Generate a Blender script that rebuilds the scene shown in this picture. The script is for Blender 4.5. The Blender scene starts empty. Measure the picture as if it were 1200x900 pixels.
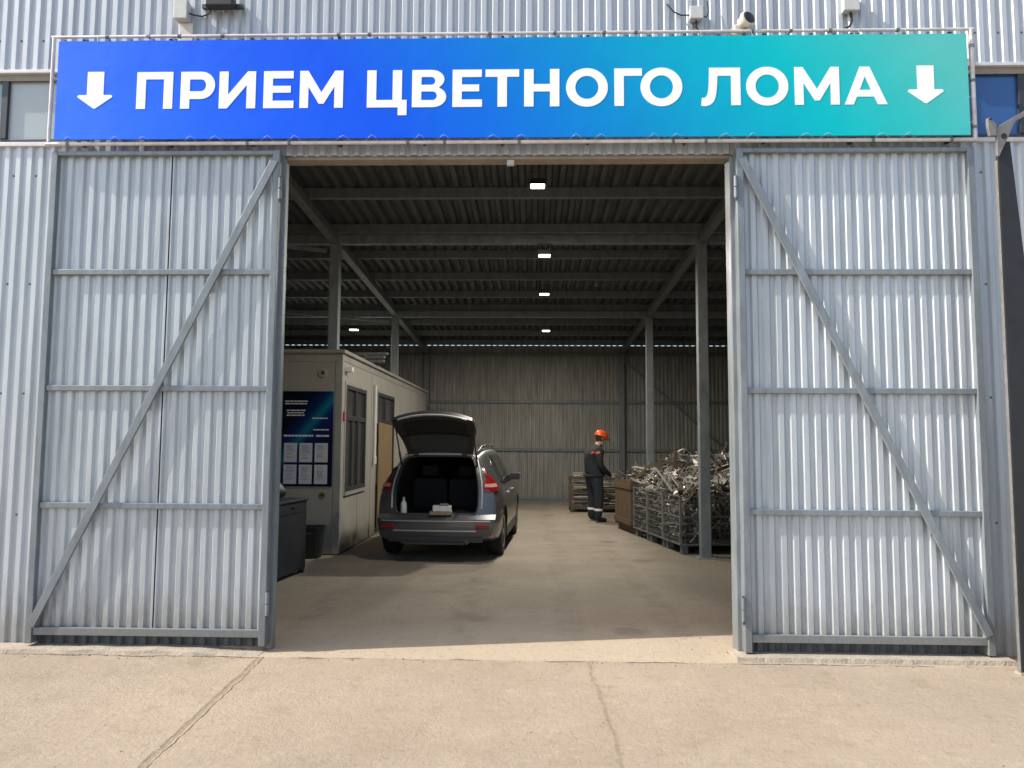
import bpy, bmesh, math, random
from mathutils import Vector, Matrix
rnd = random.Random(11)
S = bpy.context.scene
COL = S.collection
PI = math.pi

# ------------------------------------------------------------------ materials
def srgb(r, g, b):
    f = lambda c: c/12.92 if c <= .04045 else ((c+.055)/1.055)**2.4
    return (f(r/255), f(g/255), f(b/255), 1)

def mat(name, col, rough=.5, metal=0., var=0., vscale=4., vstretch=(1, 1, 1), bump=0., bscale=40., col2=None,
        coat=0., spec=.5, alpha=None, transmission=0.):
    m = bpy.data.materials.new(name); m.use_nodes = True
    nt = m.node_tree; b = nt.nodes['Principled BSDF']
    c = tuple(col) if len(col) == 4 else (*col, 1)
    b.inputs['Base Color'].default_value = c
    b.inputs['Roughness'].default_value = rough
    b.inputs['Metallic'].default_value = metal
    b.inputs['Specular IOR Level'].default_value = spec
    b.inputs['Coat Weight'].default_value = coat
    if transmission: b.inputs['Transmission Weight'].default_value = transmission
    tc = nt.nodes.new('ShaderNodeTexCoord')
    if var > 0:
        mp = nt.nodes.new('ShaderNodeMapping'); mp.inputs['Scale'].default_value = vstretch
        nt.links.new(tc.outputs['Object'], mp.inputs['Vector'])
        n = nt.nodes.new('ShaderNodeTexNoise'); n.inputs['Scale'].default_value = vscale
        n.inputs['Detail'].default_value = 6; n.inputs['Roughness'].default_value = .65
        nt.links.new(mp.outputs[0], n.inputs['Vector'])
        r = nt.nodes.new('ShaderNodeValToRGB')
        r.color_ramp.elements[0].position = .3; r.color_ramp.elements[1].position = .7
        d = col2 if col2 else tuple(x*(1-var) for x in c[:3])
        r.color_ramp.elements[0].color = (*d[:3], 1)
        r.color_ramp.elements[1].color = c
        nt.links.new(n.outputs['Fac'], r.inputs['Fac'])
        nt.links.new(r.outputs['Color'], b.inputs['Base Color'])
        mr = nt.nodes.new('ShaderNodeMapRange')
        mr.inputs['To Min'].default_value = min(1, rough+.12); mr.inputs['To Max'].default_value = max(0, rough-.05)
        nt.links.new(n.outputs['Fac'], mr.inputs['Value']); nt.links.new(mr.outputs[0], b.inputs['Roughness'])
    if bump > 0:
        n2 = nt.nodes.new('ShaderNodeTexNoise'); n2.inputs['Scale'].default_value = bscale
        n2.inputs['Detail'].default_value = 4
        nt.links.new(tc.outputs['Object'], n2.inputs['Vector'])
        bp = nt.nodes.new('ShaderNodeBump'); bp.inputs['Strength'].default_value = bump
        bp.inputs['Distance'].default_value = .02
        nt.links.new(n2.outputs['Fac'], bp.inputs['Height']); nt.links.new(bp.outputs[0], b.inputs['Normal'])
    return m

def emit(name, col, s):
    m = mat(name, col, .4); b = m.node_tree.nodes['Principled BSDF']
    b.inputs['Emission Color'].default_value = (*col[:3], 1); b.inputs['Emission Strength'].default_value = s
    return m

M = dict(
    sheet=mat('zinc_sheet', (.56, .60, .63), .38, .22, .24, 1.6, (6, 6, .5), .30, 2.2),
    leafsheet=mat('leaf_sheet', (.545, .59, .615), .36, .24, .28, 2.4, (7, 7, .6), .35, 2.6),
    frame=mat('grey_primer_steel', (.25, .285, .305), .42, .2, .35, 5, (3, 3, .8), .06, 30),
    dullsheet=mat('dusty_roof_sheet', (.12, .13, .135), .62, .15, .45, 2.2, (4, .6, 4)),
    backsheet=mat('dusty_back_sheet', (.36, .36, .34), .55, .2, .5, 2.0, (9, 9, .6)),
    steel=mat('grey_painted_steel', (.18, .205, .215), .5, .1, .35, 3, (3, 3, 1)),
    postpaint=mat('post_paint', (.255, .285, .30), .5, .1, .4, 4, (2, 2, 1)),
    lintel=mat('lintel_steel', (.33, .29, .24), .6, .1, .3, 6),
    concrete=mat('sill_concrete', (.40, .34, .27), .9, 0, .30, 9, (1, 1, 1), .5, 60),
    white=mat('white_paint', (.78, .77, .76), .5, 0, .18, 12),
    pipe=mat('galvanised_pipe', (.74, .72, .71), .4, .2, .3, 9, col2=(.52, .45, .40)),
    black=mat('black_plastic', (.016, .016, .018), .45),
    blackrough=mat('seam_shade_black', (.014, .014, .014), .8, 0, .3, 20),
    cable=mat('cable_rubber', (.018, .018, .02), .6),
    winframe=mat('window_frame_dark', (.035, .038, .045), .4),
    sill=mat('sill_white', (.66, .66, .67), .45, .1, .2, 10),
    box=mat('box_grey', (.55, .56, .55), .5, 0, .15, 18),
    cream=mat('cream_plastic', (.66, .61, .53), .45, 0, .2, 12),
    cabin=mat('cabin_panel', (.40, .385, .34), .5, 0, .22, 1.6, (1, 1, .5), .05, 4),
    cabintrim=mat('cabin_trim', (.36, .35, .315), .5, 0, .3, 4),
    plywood=mat('plywood', (.27, .19, .095), .65, 0, .4, 5, (1, 6, .7), .1, 40),
    cabinet=mat('cabinet_dark', (.028, .034, .04), .5, .1, .4, 4, (1, 1, 1), .05, 20),
    brass=mat('brass', (.45, .3, .14), .35, .8),
    chrome=mat('chrome', (.10, .10, .10), .35, 1.),
    carpaint=mat('graphite_paint', (.135, .135, .14), .3, .6, .12, 3, coat=.6),
    highlight_and_handle=mat('crease_highlight_and_handle', (.55, .55, .55), .35, .6),  # pale tone for painted bumper highlights and the door handles
    frame_and_lip_highlight=mat('bare_frame_and_lip_highlight', (.62, .62, .62), .35, .2),
    interior=mat('car_interior', (.014, .014, .015), .85),
    trim=mat('black_trim', (.05, .05, .052), .45),
    glass=mat('dark_glass', (.012, .013, .014), .08, 0, spec=.6),
    gateglass=mat('reflecting_rear_glass', (.075, .08, .085), .16, 0, spec=.7),  # lighter base colour stands for reflections in the tailgate glass
    tyre=mat('tyre', (.018, .018, .018), .85, 0, .3, 30),
    rim=mat('alloy', (.45, .45, .46), .3, .9),
    red=mat('tail_red', (.27, .009, .008), .25, coat=.7),
    redpale=mat('tail_clear', (.62, .33, .30), .25, coat=.5),
    redrefl=mat('reflector_red', (.22, .012, .012), .35),
    mesh=mat('crate_steel', (.24, .245, .24), .55, .4, .5, 9),
    wood=mat('crate_wood', (.13, .082, .046), .75, 0, .5, 4, (6, 6, .8), .2, 30),
    palewood=mat('pallet_wood', (.36, .28, .15), .75, 0, .4, 7),
    scrap1=mat('scrap_bright', (.64, .61, .55), .40, .35, .5, 8),
    scrap2=mat('scrap_grey', (.28, .27, .25), .5, .5, .5, 8),
    scrap3=mat('scrap_dark', (.085, .08, .075), .55, .4, .5, 8),
    scrap4=mat('scrap_brown', (.16, .095, .06), .65, .2, .5, 8),
    copper=mat('scrap_copper', (.34, .14, .06), .4, .7, .4, 8),
    navy=mat('navy_cloth', (.020, .026, .036), .85, 0, .35, 14, (1, 1, 1), .25, 25),
    skin=mat('skin', (.42, .24, .17), .55),
    orange=mat('helmet_orange', (.80, .10, .012), .35),
    orangecloth=mat('orange_cloth', (.55, .14, .04), .8),
    band=mat('reflective_band', (.80, .82, .84), .4),
    glove=mat('work_glove', (.40, .39, .37), .85),
    boot=mat('boot', (.015, .015, .016), .6),
    hair=mat('hair', (.03, .02, .014), .8),
    paper=mat('paper', (.62, .64, .70), .6, 0, .12, 14),
    ink=mat('ink', (.25, .26, .30), .7),
    whiteprint=mat('print_white', (.70, .72, .78), .6),
    gantry=mat('gantry_dark', (.030, .031, .034), .5, .2, .3, 5),
    gantryplate=mat('gantry_plate', (.26, .25, .24), .5, .35, .35, 14, (1, 1, 1), .1, 40),
    redsmall=mat('alarm_red', (.40, .03, .02), .5),
    letter=mat('letter_white', (.93, .93, .94), .6),
    lampbody=mat('lamp_body', (.02, .02, .022), .5),
    lamplens=emit('lamp_lens', (1, .84, .56), 6),
    mud=mat('dirt_dark', (.09, .075, .06), .95),
)

def pane_mat(name, col, rough, var):
    m = mat(name, col, rough, 0, var, .9, (1, 1, .35), 0, 1, spec=.8); return m
M['pane_pale'] = pane_mat('pane_pale', (.40, .45, .45), .12, .12)
M['pane_teal'] = pane_mat('pane_teal', (.20, .40, .42), .1, .2)
M['pane_sky_reflection'] = pane_mat('pane_sky_reflection', (.028, .10, .30), .08, .15)  # blue of the reflected sky put into the pane colour
M['pane_dim'] = pane_mat('pane_dim', (.05, .05, .048), .08, .3)
M['blind'] = mat('blind_cloth', (.20, .195, .18), .7, 0, .2, 8, (8, 8, 1))

def grime(m, h=.55, amount=.62, col=(.22, .19, .15)):
    """mud splash and dust on the lowest part of a standing sheet, ragged upper edge"""
    nt = m.node_tree; L = nt.links; b = nt.nodes['Principled BSDF']
    src = b.inputs['Base Color'].links[0].from_socket
    tc = nt.nodes.new('ShaderNodeTexCoord'); sp = nt.nodes.new('ShaderNodeSeparateXYZ'); L.new(tc.outputs['Object'], sp.inputs[0])
    n = nt.nodes.new('ShaderNodeTexNoise'); n.inputs['Scale'].default_value = 5; n.inputs['Detail'].default_value = 8; n.inputs['Roughness'].default_value = .75
    mp = nt.nodes.new('ShaderNodeMapping'); mp.inputs['Scale'].default_value = (3, 3, .8); L.new(tc.outputs['Object'], mp.inputs[0]); L.new(mp.outputs[0], n.inputs['Vector'])
    a = nt.nodes.new('ShaderNodeMath'); a.operation = 'MULTIPLY_ADD'; a.inputs[1].default_value = -h*1.6; a.inputs[2].default_value = h*.8
    L.new(n.outputs['Fac'], a.inputs[0])
    z = nt.nodes.new('ShaderNodeMath'); z.operation = 'ADD'; L.new(sp.outputs[2], z.inputs[0]); L.new(a.outputs[0], z.inputs[1])
    mr = nt.nodes.new('ShaderNodeMapRange'); mr.interpolation_type = 'SMOOTHSTEP'
    mr.inputs['From Min'].default_value = h; mr.inputs['From Max'].default_value = 0; mr.inputs['To Max'].default_value = amount
    L.new(z.outputs[0], mr.inputs['Value'])
    mx = nt.nodes.new('ShaderNodeMix'); mx.data_type = 'RGBA'; L.new(mr.outputs[0], mx.inputs[0]); L.new(src, mx.inputs[6]); mx.inputs[7].default_value = (*col, 1)
    # scattered scuffs and drips
    n2 = nt.nodes.new('ShaderNodeTexNoise'); n2.inputs['Scale'].default_value = 3.4; n2.inputs['Detail'].default_value = 9; n2.inputs['Roughness'].default_value = .8
    mp2 = nt.nodes.new('ShaderNodeMapping'); mp2.inputs['Scale'].default_value = (5, 5, .45); mp2.inputs['Location'].default_value = (3, 1, 7); L.new(tc.outputs['Object'], mp2.inputs[0]); L.new(mp2.outputs[0], n2.inputs['Vector'])
    mr2 = nt.nodes.new('ShaderNodeMapRange'); mr2.interpolation_type = 'SMOOTHSTEP'; mr2.inputs['From Min'].default_value = .57; mr2.inputs['From Max'].default_value = .72; mr2.inputs['To Max'].default_value = .38
    L.new(n2.outputs['Fac'], mr2.inputs['Value'])
    mx2 = nt.nodes.new('ShaderNodeMix'); mx2.data_type = 'RGBA'; L.new(mr2.outputs[0], mx2.inputs[0]); L.new(mx.outputs[2], mx2.inputs[6]); mx2.inputs[7].default_value = (.34, .35, .34, 1)
    fl = nt.nodes.new('ShaderNodeMath'); fl.operation = 'MULTIPLY'; fl.inputs[1].default_value = 1/1.012; L.new(sp.outputs[0], fl.inputs[0])
    f2 = nt.nodes.new('ShaderNodeMath'); f2.operation = 'FLOOR'; L.new(fl.outputs[0], f2.inputs[0])
    wn = nt.nodes.new('ShaderNodeTexWhiteNoise'); wn.noise_dimensions = '1D'; L.new(f2.outputs[0], wn.inputs['W'])
    hs = nt.nodes.new('ShaderNodeHueSaturation'); mr3 = nt.nodes.new('ShaderNodeMapRange'); mr3.inputs['To Min'].default_value = .92; mr3.inputs['To Max'].default_value = 1.06
    L.new(wn.outputs['Value'], mr3.inputs['Value']); L.new(mr3.outputs[0], hs.inputs['Value']); L.new(mx2.outputs[2], hs.inputs['Color'])
    L.new(hs.outputs['Color'], b.inputs['Base Color'])
grime(M['sheet']); grime(M['leafsheet']); grime(M['cabin'], .5, .55, (.16, .14, .11)); grime(M['frame'], .4, .5, (.20, .175, .14))

def ground_mat():
    m = bpy.data.materials.new('concrete_yard'); m.use_nodes = True
    nt = m.node_tree; L = nt.links; b = nt.nodes['Principled BSDF']
    b.inputs['Roughness'].default_value = .92; b.inputs['Specular IOR Level'].default_value = .25
    N = lambda t: nt.nodes.new(t)
    def math_(op, a, c=None, clamp=False):
        n = N('ShaderNodeMath'); n.operation = op; n.use_clamp = clamp
        for i, v in enumerate((a, c)):
            if v is None: continue
            if isinstance(v, (int, float)): n.inputs[i].default_value = v
            else: L.new(v, n.inputs[i])
        return n.outputs[0]
    def noise(scale, det=5, rough=.6, vec=None):
        n = N('ShaderNodeTexNoise'); n.inputs['Scale'].default_value = scale
        n.inputs['Detail'].default_value = det; n.inputs['Roughness'].default_value = rough
        L.new(vec if vec is not None else tc.outputs['Object'], n.inputs['Vector']); return n.outputs['Fac']
    def ramp(f, p0, c0, p1, c1):
        r = N('ShaderNodeValToRGB'); r.color_ramp.elements[0].position = p0; r.color_ramp.elements[1].position = p1
        r.color_ramp.elements[0].color = (*c0, 1); r.color_ramp.elements[1].color = (*c1, 1)
        L.new(f, r.inputs[0]); return r.outputs['Color']
    def mix(f, a, c, mode='MIX'):
        n = N('ShaderNodeMix'); n.data_type = 'RGBA'; n.blend_type = mode
        if isinstance(f, (int, float)): n.inputs[0].default_value = f
        else: L.new(f, n.inputs[0])
        for s, v in ((6, a), (7, c)):
            if isinstance(v, tuple): n.inputs[s].default_value = (*v, 1)
            else: L.new(v, n.inputs[s])
        return n.outputs[2]
    def smooth(v, a, c):
        n = N('ShaderNodeMapRange'); n.interpolation_type = 'SMOOTHSTEP'
        L.new(v, n.inputs['Value']); n.inputs['From Min'].default_value = a; n.inputs['From Max'].default_value = c
        return n.outputs[0]
    tc = N('ShaderNodeTexCoord'); sp = N('ShaderNodeSeparateXYZ'); L.new(tc.outputs['Object'], sp.inputs[0])
    X, Y = sp.outputs[0], sp.outputs[1]
    big = noise(.55, 6, .6); mid = noise(3.2, 6, .65); fine = noise(42, 5, .7); grit = noise(160, 3, .7)
    base = ramp(big, .35, (.300, .240, .180), .68, (.368, .298, .226))
    base = mix(math_('MULTIPLY', smooth(mid, .52, .78), .6), base, (.41, .34, .25))
    base = mix(math_('MULTIPLY', smooth(mid, .48, .28), .55), base, (.25, .198, .135))
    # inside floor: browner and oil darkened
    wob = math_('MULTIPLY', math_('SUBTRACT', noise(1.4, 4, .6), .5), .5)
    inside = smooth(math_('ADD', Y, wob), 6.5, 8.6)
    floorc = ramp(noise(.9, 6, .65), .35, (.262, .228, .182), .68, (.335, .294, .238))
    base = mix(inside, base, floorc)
    mp = N('ShaderNodeMapping'); mp.inputs['Scale'].default_value = (.55, 3.0, 1); L.new(tc.outputs['Object'], mp.inputs[0])
    tracks = noise(1.3, 5, .7, mp.outputs[0])
    base = mix(math_('MULTIPLY', math_('MULTIPLY', smooth(tracks, .55, .74), inside), .35), base, (.13, .10, .072))
    # pale apron strip at the threshold
    edge = math_('ADD', Y, math_('MULTIPLY', math_('SUBTRACT', noise(2.2, 5, .6), .5), .10))
    strip = math_('MULTIPLY', smooth(edge, 5.585, 5.605), smooth(edge, 6.9, 6.2))
    base = mix(math_('MULTIPLY', strip, .55), base, (.46, .385, .285))
    # threshold crack
    crackn = math_('MULTIPLY', math_('SUBTRACT', noise(1.8, 7, .72), .5), .16)
    d0 = math_('ABSOLUTE', math_('SUBTRACT', math_('ADD', Y, crackn), 5.585))
    breakup = smooth(noise(2.6, 3, .5), .40, .56)
    c0 = math_('MULTIPLY', math_('SUBTRACT', 1, smooth(d0, .004, .018)), breakup)
    # slab joints running towards the camera
    def joint(x0, y0, x1, y1, w, wobble, sc, strength):
        k = (x1-x0)/(y1-y0)
        xl = math_('ADD', math_('MULTIPLY', math_('SUBTRACT', Y, y0), k), x0)
        d = math_('ABSOLUTE', math_('ADD', math_('SUBTRACT', X, xl), math_('MULTIPLY', math_('SUBTRACT', noise(sc, 6, .7), .5), wobble)))
        f = math_('MULTIPLY', math_('SUBTRACT', 1, smooth(d, w*.2, w)), smooth(noise(sc*1.6, 6, .7), .26, .52))
        return math_('MULTIPLY', math_('MULTIPLY', f, smooth(Y, 5.585, 5.55)), strength)
    jA = joint(-1.977, 5.46, -1.884, 3.74, .032, .06, 4.5, .62)
    jAe = joint(-1.950, 5.46, -1.857, 3.74, .009, .07, 5.5, .8)
    jB = joint(.411, 5.49, .454, 3.83, .020, .13, 3.0, .5)
    base = mix(jA, base, (.235, .178, .118)); base = mix(jAe, base, (.12, .085, .055))
    base = mix(math_('MULTIPLY', jB, 1.0), base, (.165, .12, .078))
    base = mix(math_('MULTIPLY', c0, .85), base, (.10, .07, .045))
    # stains, oil spots and tyre wear
    st = noise(1.9, 7, .72); base = mix(math_('MULTIPLY', smooth(st, .60, .74), .40), base, (.16, .13, .095))
    vo = N('ShaderNodeTexVoronoi'); vo.inputs['Scale'].default_value = .9; L.new(tc.outputs['Object'], vo.inputs['Vector'])
    od = math_('ADD', vo.outputs['Distance'], math_('MULTIPLY', math_('SUBTRACT', noise(7, 5, .7), .5), .22))
    base = mix(math_('MULTIPLY', math_('SUBTRACT', 1, smooth(od, .08, .19)), .38), base, (.115, .092, .07))
    def lane(x0, w):
        wv = math_('MULTIPLY', math_('SUBTRACT', noise(.5, 3, .5), .5), .5)
        dd = math_('ABSOLUTE', math_('SUBTRACT', math_('ADD', X, wv), x0))
        return math_('MULTIPLY', math_('SUBTRACT', 1, smooth(dd, w*.4, w)), smooth(noise(3.5, 7, .75), .38, .66))
    for x0 in (-2.0, -.6, .35, 1.2):
        base = mix(math_('MULTIPLY', math_('MULTIPLY', lane(x0, .16), smooth(Y, 5.3, 6.8)), .26), base, (.10, .082, .065))
    dirt = math_('MULTIPLY', smooth(math_('ADD', X, math_('MULTIPLY', noise(2.0, 6, .7), .9)), 1.7, 2.6), smooth(Y, 6.0, 6.8))
    base = mix(math_('MULTIPLY', dirt, .5), base, (.085, .072, .058))
    agg = noise(17, 6, .78); base = mix(math_('MULTIPLY', smooth(agg, .54, .68), .42), base, (.17, .132, .095)); base = mix(math_('MULTIPLY', smooth(agg, .46, .32), .42), base, (.45, .385, .30))
    sm = smooth(fine, .60, .70)
    base = mix(math_('MULTIPLY', sm, .5), base, (.15, .115, .08))
    base = mix(math_('MULTIPLY', smooth(fine, .42, .30), .45), base, (.42, .355, .28))
    pits = N('ShaderNodeTexVoronoi'); pits.inputs['Scale'].default_value = 26; L.new(tc.outputs['Object'], pits.inputs['Vector'])
    base = mix(math_('MULTIPLY', math_('SUBTRACT', 1, smooth(pits.outputs['Distance'], .05, .16)), .45), base, (.17, .125, .08))
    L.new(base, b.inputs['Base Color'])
    h = math_('ADD', math_('MULTIPLY', fine, .6), math_('MULTIPLY', grit, .35))
    h = math_('SUBTRACT', h, math_('MULTIPLY', math_('ADD', math_('ADD', c0, jA), jAe), 1.0))
    h = math_('ADD', math_('ADD', h, math_('MULTIPLY', mid, .8)), math_('MULTIPLY', agg, .9))
    bp = N('ShaderNodeBump'); bp.inputs['Strength'].default_value = .8; bp.inputs['Distance'].default_value = .015
    L.new(h, bp.inputs['Height']); L.new(bp.outputs[0], b.inputs['Normal'])
    return m

def gradient_mat(name, stops, sx, sz, off, rough=.5):
    m = bpy.data.materials.new(name); m.use_nodes = True
    nt = m.node_tree; L = nt.links; b = nt.nodes['Principled BSDF']
    tc = nt.nodes.new('ShaderNodeTexCoord'); sp = nt.nodes.new('ShaderNodeSeparateXYZ'); L.new(tc.outputs['Object'], sp.inputs[0])
    a = nt.nodes.new('ShaderNodeMath'); a.operation = 'MULTIPLY_ADD'; a.inputs[1].default_value = sx; a.inputs[2].default_value = off
    L.new(sp.outputs[0], a.inputs[0])
    c = nt.nodes.new('ShaderNodeMath'); c.operation = 'MULTIPLY_ADD'; c.inputs[1].default_value = sz
    L.new(sp.outputs[2], c.inputs[0]); L.new(a.outputs[0], c.inputs[2])
    r = nt.nodes.new('ShaderNodeValToRGB'); el = r.color_ramp.elements
    while len(el) < len(stops): el.new(.5)
    for e, (p, col) in zip(el, stops): e.position = p; e.color = col
    L.new(c.outputs[0], r.inputs[0]); L.new(r.outputs[0], b.inputs['Base Color'])
    b.inputs['Roughness'].default_value = rough; b.inputs['Specular IOR Level'].default_value = .2
    n = nt.nodes.new('ShaderNodeTexNoise'); n.inputs['Scale'].default_value = 2.2; n.inputs['Detail'].default_value = 3
    L.new(tc.outputs['Object'], n.inputs['Vector'])
    bp = nt.nodes.new('ShaderNodeBump'); bp.inputs['Strength'].default_value = .14; bp.inputs['Distance'].default_value = .05
    L.new(n.outputs['Fac'], bp.inputs['Height']); L.new(bp.outputs[0], b.inputs['Normal'])
    return m

# ------------------------------------------------------------------ mesh builder
class MB:
    def __init__(s): s.v = []; s.f = []; s.m = []
    def add(s, vs, fs, m=0):
        o = len(s.v); s.v += [tuple(v) for v in vs]
        for f in fs: s.f.append(tuple(i+o for i in f)); s.m.append(m)
    def box(s, x0, x1, y0, y1, z0, z1, m=0):
        s.add([(x0, y0, z0), (x1, y0, z0), (x1, y1, z0), (x0, y1, z0), (x0, y0, z1), (x1, y0, z1), (x1, y1, z1), (x0, y1, z1)],
              [(0, 3, 2, 1), (4, 5, 6, 7), (0, 1, 5, 4), (1, 2, 6, 5), (2, 3, 7, 6), (3, 0, 4, 7)], m); return s
    def bar(s, p, q, w, h, up=(0, 0, 1), m=0):
        p = Vector(p); q = Vector(q); d = (q-p).normalized(); up = Vector(up)
        if abs(d.dot(up)) > .99: up = Vector((0, 1, 0))
        r = d.cross(up).normalized()*w/2; u = r.cross(d).normalized()*h/2
        s.add([p-r-u, p+r-u, p+r+u, p-r+u, q-r-u, q+r-u, q+r+u, q-r+u],
              [(0, 3, 2, 1), (4, 5, 6, 7), (0, 1, 5, 4), (1, 2, 6, 5), (2, 3, 7, 6), (3, 0, 4, 7)], m); return s
    def tube(s, pts, r, n=8, m=0, flat=1.):
        pts = [Vector(p) for p in pts]; rs = r if isinstance(r, (list, tuple)) else [r]*len(pts)
        ref = None; rings = []
        for i, p in enumerate(pts):
            d = (pts[min(i+1, len(pts)-1)]-pts[max(i-1, 0)])
            d = d.normalized() if d.length > 1e-9 else Vector((0, 0, 1))
            if ref is None: ref = d.orthogonal().normalized()
            ref = (ref-d*ref.dot(d))
            ref = ref.normalized() if ref.length > 1e-6 else d.orthogonal().normalized()
            b = d.cross(ref)
            rings.append([p+ref*math.cos(2*PI*k/n)*rs[i]+b*math.sin(2*PI*k/n)*rs[i]*flat for k in range(n)])
        vs = [v for g in rings for v in g]; fs = []
        for i in range(len(pts)-1):
            for k in range(n):
                fs.append((i*n+k, i*n+(k+1) % n, (i+1)*n+(k+1) % n, (i+1)*n+k))
        fs.append(tuple(reversed(range(n)))); fs.append(tuple(range((len(pts)-1)*n, len(pts)*n)))
        s.add(vs, fs, m); return s
    def prism(s, poly, a, b, axis='y', m=0):
        # poly in (u,v); axis y: u=x,v=z ; axis x: u=y,v=z ; axis z: u=x,v=y
        f = {'y': lambda u, v, t: (u, t, v), 'x': lambda u, v, t: (t, u, v), 'z': lambda u, v, t: (u, v, t)}[axis]
        n = len(poly); vs = [f(u, v, a) for u, v in poly]+[f(u, v, b) for u, v in poly]
        fs = [tuple(range(n)), tuple(reversed(range(n, 2*n)))]+[(i, (i+1) % n, (i+1) % n+n, i+n) for i in range(n)]
        s.add(vs, fs, m); return s
    def lathe(s, prof, n=24, axis='z', o=(0, 0, 0), m=0):
        vs = []; fs = []
        for (r, h) in prof:
            for k in range(n):
                c, t = r*math.cos(2*PI*k/n), r*math.sin(2*PI*k/n)
                vs.append({'z': (o[0]+c, o[1]+t, o[2]+h), 'y': (o[0]+c, o[1]+h, o[2]+t), 'x': (o[0]+h, o[1]+c, o[2]+t)}[axis])
        for i in range(len(prof)-1):
            for k in range(n): fs.append((i*n+k, i*n+(k+1) % n, (i+1)*n+(k+1) % n, (i+1)*n+k))
        fs.append(tuple(range(n))); fs.append(tuple(range((len(prof)-1)*n, len(prof)*n)))
        s.add(vs, fs, m); return s
    def corr(s, x0, x1, z0, z1, y, pitch, depth, m=0, frac=(0, .28, .44, .84), nz=1):
        # trapezoid sheet standing in XZ, crests towards -y
        xs = [x0]; k = math.floor(x0/pitch)
        while k*pitch < x1:
            for q in frac:
                x = (k+q)*pitch
                if x0 < x < x1: xs.append(x)
            k += 1
        xs.append(x1)
        def off(x):
            t = (x/pitch) % 1.
            a, b, c, d = frac
            if t < b: return 0
            if t < c: return (t-b)/(c-b)
            if t < d: return 1
            return 1-(t-d)/(1-d)
        P = [(x, y-depth*off(x)) for x in xs]
        nP = len(P); vs = [(px, py, z0+(z1-z0)*j/nz) for j in range(nz+1) for px, py in P]
        fs = [(j*nP+i, j*nP+i+1, (j+1)*nP+i+1, (j+1)*nP+i) for j in range(nz) for i in range(nP-1)]
        s.add(vs, fs, m); return s
    def build(s, name, mats, parent=None, smooth=False, bevel=0., local=False, angle=35, recalc=True):
        me = bpy.data.meshes.new(name)
        off = Vector((0, 0, 0))
        if parent is not None and not local:
            p = parent
            while p is not None: off += p.location; p = p.parent
        me.from_pydata([tuple(Vector(v)-off) for v in s.v], [], s.f)
        if not isinstance(mats, (list, tuple)): mats = [mats]
        for mm in mats: me.materials.append(mm)
        me.polygons.foreach_set('material_index', s.m)
        if recalc:
            bm = bmesh.new(); bm.from_mesh(me); bmesh.ops.recalc_face_normals(bm, faces=bm.faces); bm.to_mesh(me); bm.free()
        if smooth:
            me.polygons.foreach_set('use_smooth', [True]*len(me.polygons))
            me.set_sharp_from_angle(angle=math.radians(angle))
        me.update()
        o = bpy.data.objects.new(name, me); COL.objects.link(o)
        if parent is not None: o.parent = parent
        if bevel:
            md = o.modifiers.new('bevel', 'BEVEL'); md.width = bevel; md.segments = 2; md.limit_method = 'ANGLE'
            md.angle_limit = math.radians(40); md.harden_normals = False
        return o

def tag(o, label=None, cat=None, group=None, kind=None):
    for k, v in (('label', label), ('category', cat), ('group', group), ('kind', kind)):
        if v: o[k] = v
    return o
def thing(name, loc, label, cat, group=None, rotz=0.):
    o = bpy.data.objects.new(name, None); COL.objects.link(o); o.location = loc; o.rotation_euler = (0, 0, rotz)
    o.empty_display_size = .2
    return tag(o, label, cat, group)

# ------------------------------------------------------------------ ground
g = MB(); g.add([(-150, -150, 0), (150, -150, 0), (150, 150, 0), (-150, 150, 0)], [(0, 1, 2, 3)])
tag(g.build('ground', ground_mat()), kind='structure')

# ------------------------------------------------------------------ warehouse
W = thing('warehouse', (0, 5.81, 0), 'large grey corrugated steel warehouse with a wide open gateway and dim interior', 'warehouse')
PITCH, DEP = .092, .0195
WY = 5.81
XL, XR = -8.4, 8.0
OL, OR_ = -2.00, 1.585         # rough opening
LZ = 3.872
def fw(*pieces):
    b = MB()
    for p in pieces: b.corr(*p, WY, PITCH, DEP)
    return b
b = fw((XL, OL, 0.02, 3.975), (OR_, XR, 0.02, 3.975), (OL, OR_, LZ, 3.975), (-3.6, 3.3, 3.975, 4.575), (XL, -6.2, 3.975, 4.575), (6.0, XR, 3.975, 4.575), (XL, XR, 4.575, 6.4))
# self-drilling screws
def screw(x, z, y): b.lathe([(.009, 0), (.009, -.004), (.004, -.008)], 6, 'y', (x, y, z), 1)
for z in (4.86, 5.5, 3.72, 2.83, 1.95, 1.0):
    k = -60
    while k*PITCH*2 < 6.0:
        x = (k*2+.17)*PITCH
        k += 1
        if x < -6 : continue
        if z < 3.9 and (OL-.1 < x < OR_+.1): continue
        screw(x, z, WY-.0005)
b.build('front_wall', [M['sheet'], M['steel']], W)
MB().box(OL-.06, OR_+.06, WY+.012, WY+.14, 3.848, LZ+.03).build('lintel', M['lintel'], W, bevel=.005)
MB().box(OL-.02, OL+.024, WY-.022, WY+.05, 0, 3.846).build('jamb', M['frame'], W, bevel=.005)
MB().box(OR_-.035, OR_+.02, WY-.022, WY+.13, 0, 3.846).build('jamb', M['frame'], W, bevel=.005)
MB().box(-.21, -.15, WY+.02, WY+.06, 3.805, 3.8465).build('latch_plate', M['box'], W, bevel=.004)

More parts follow.
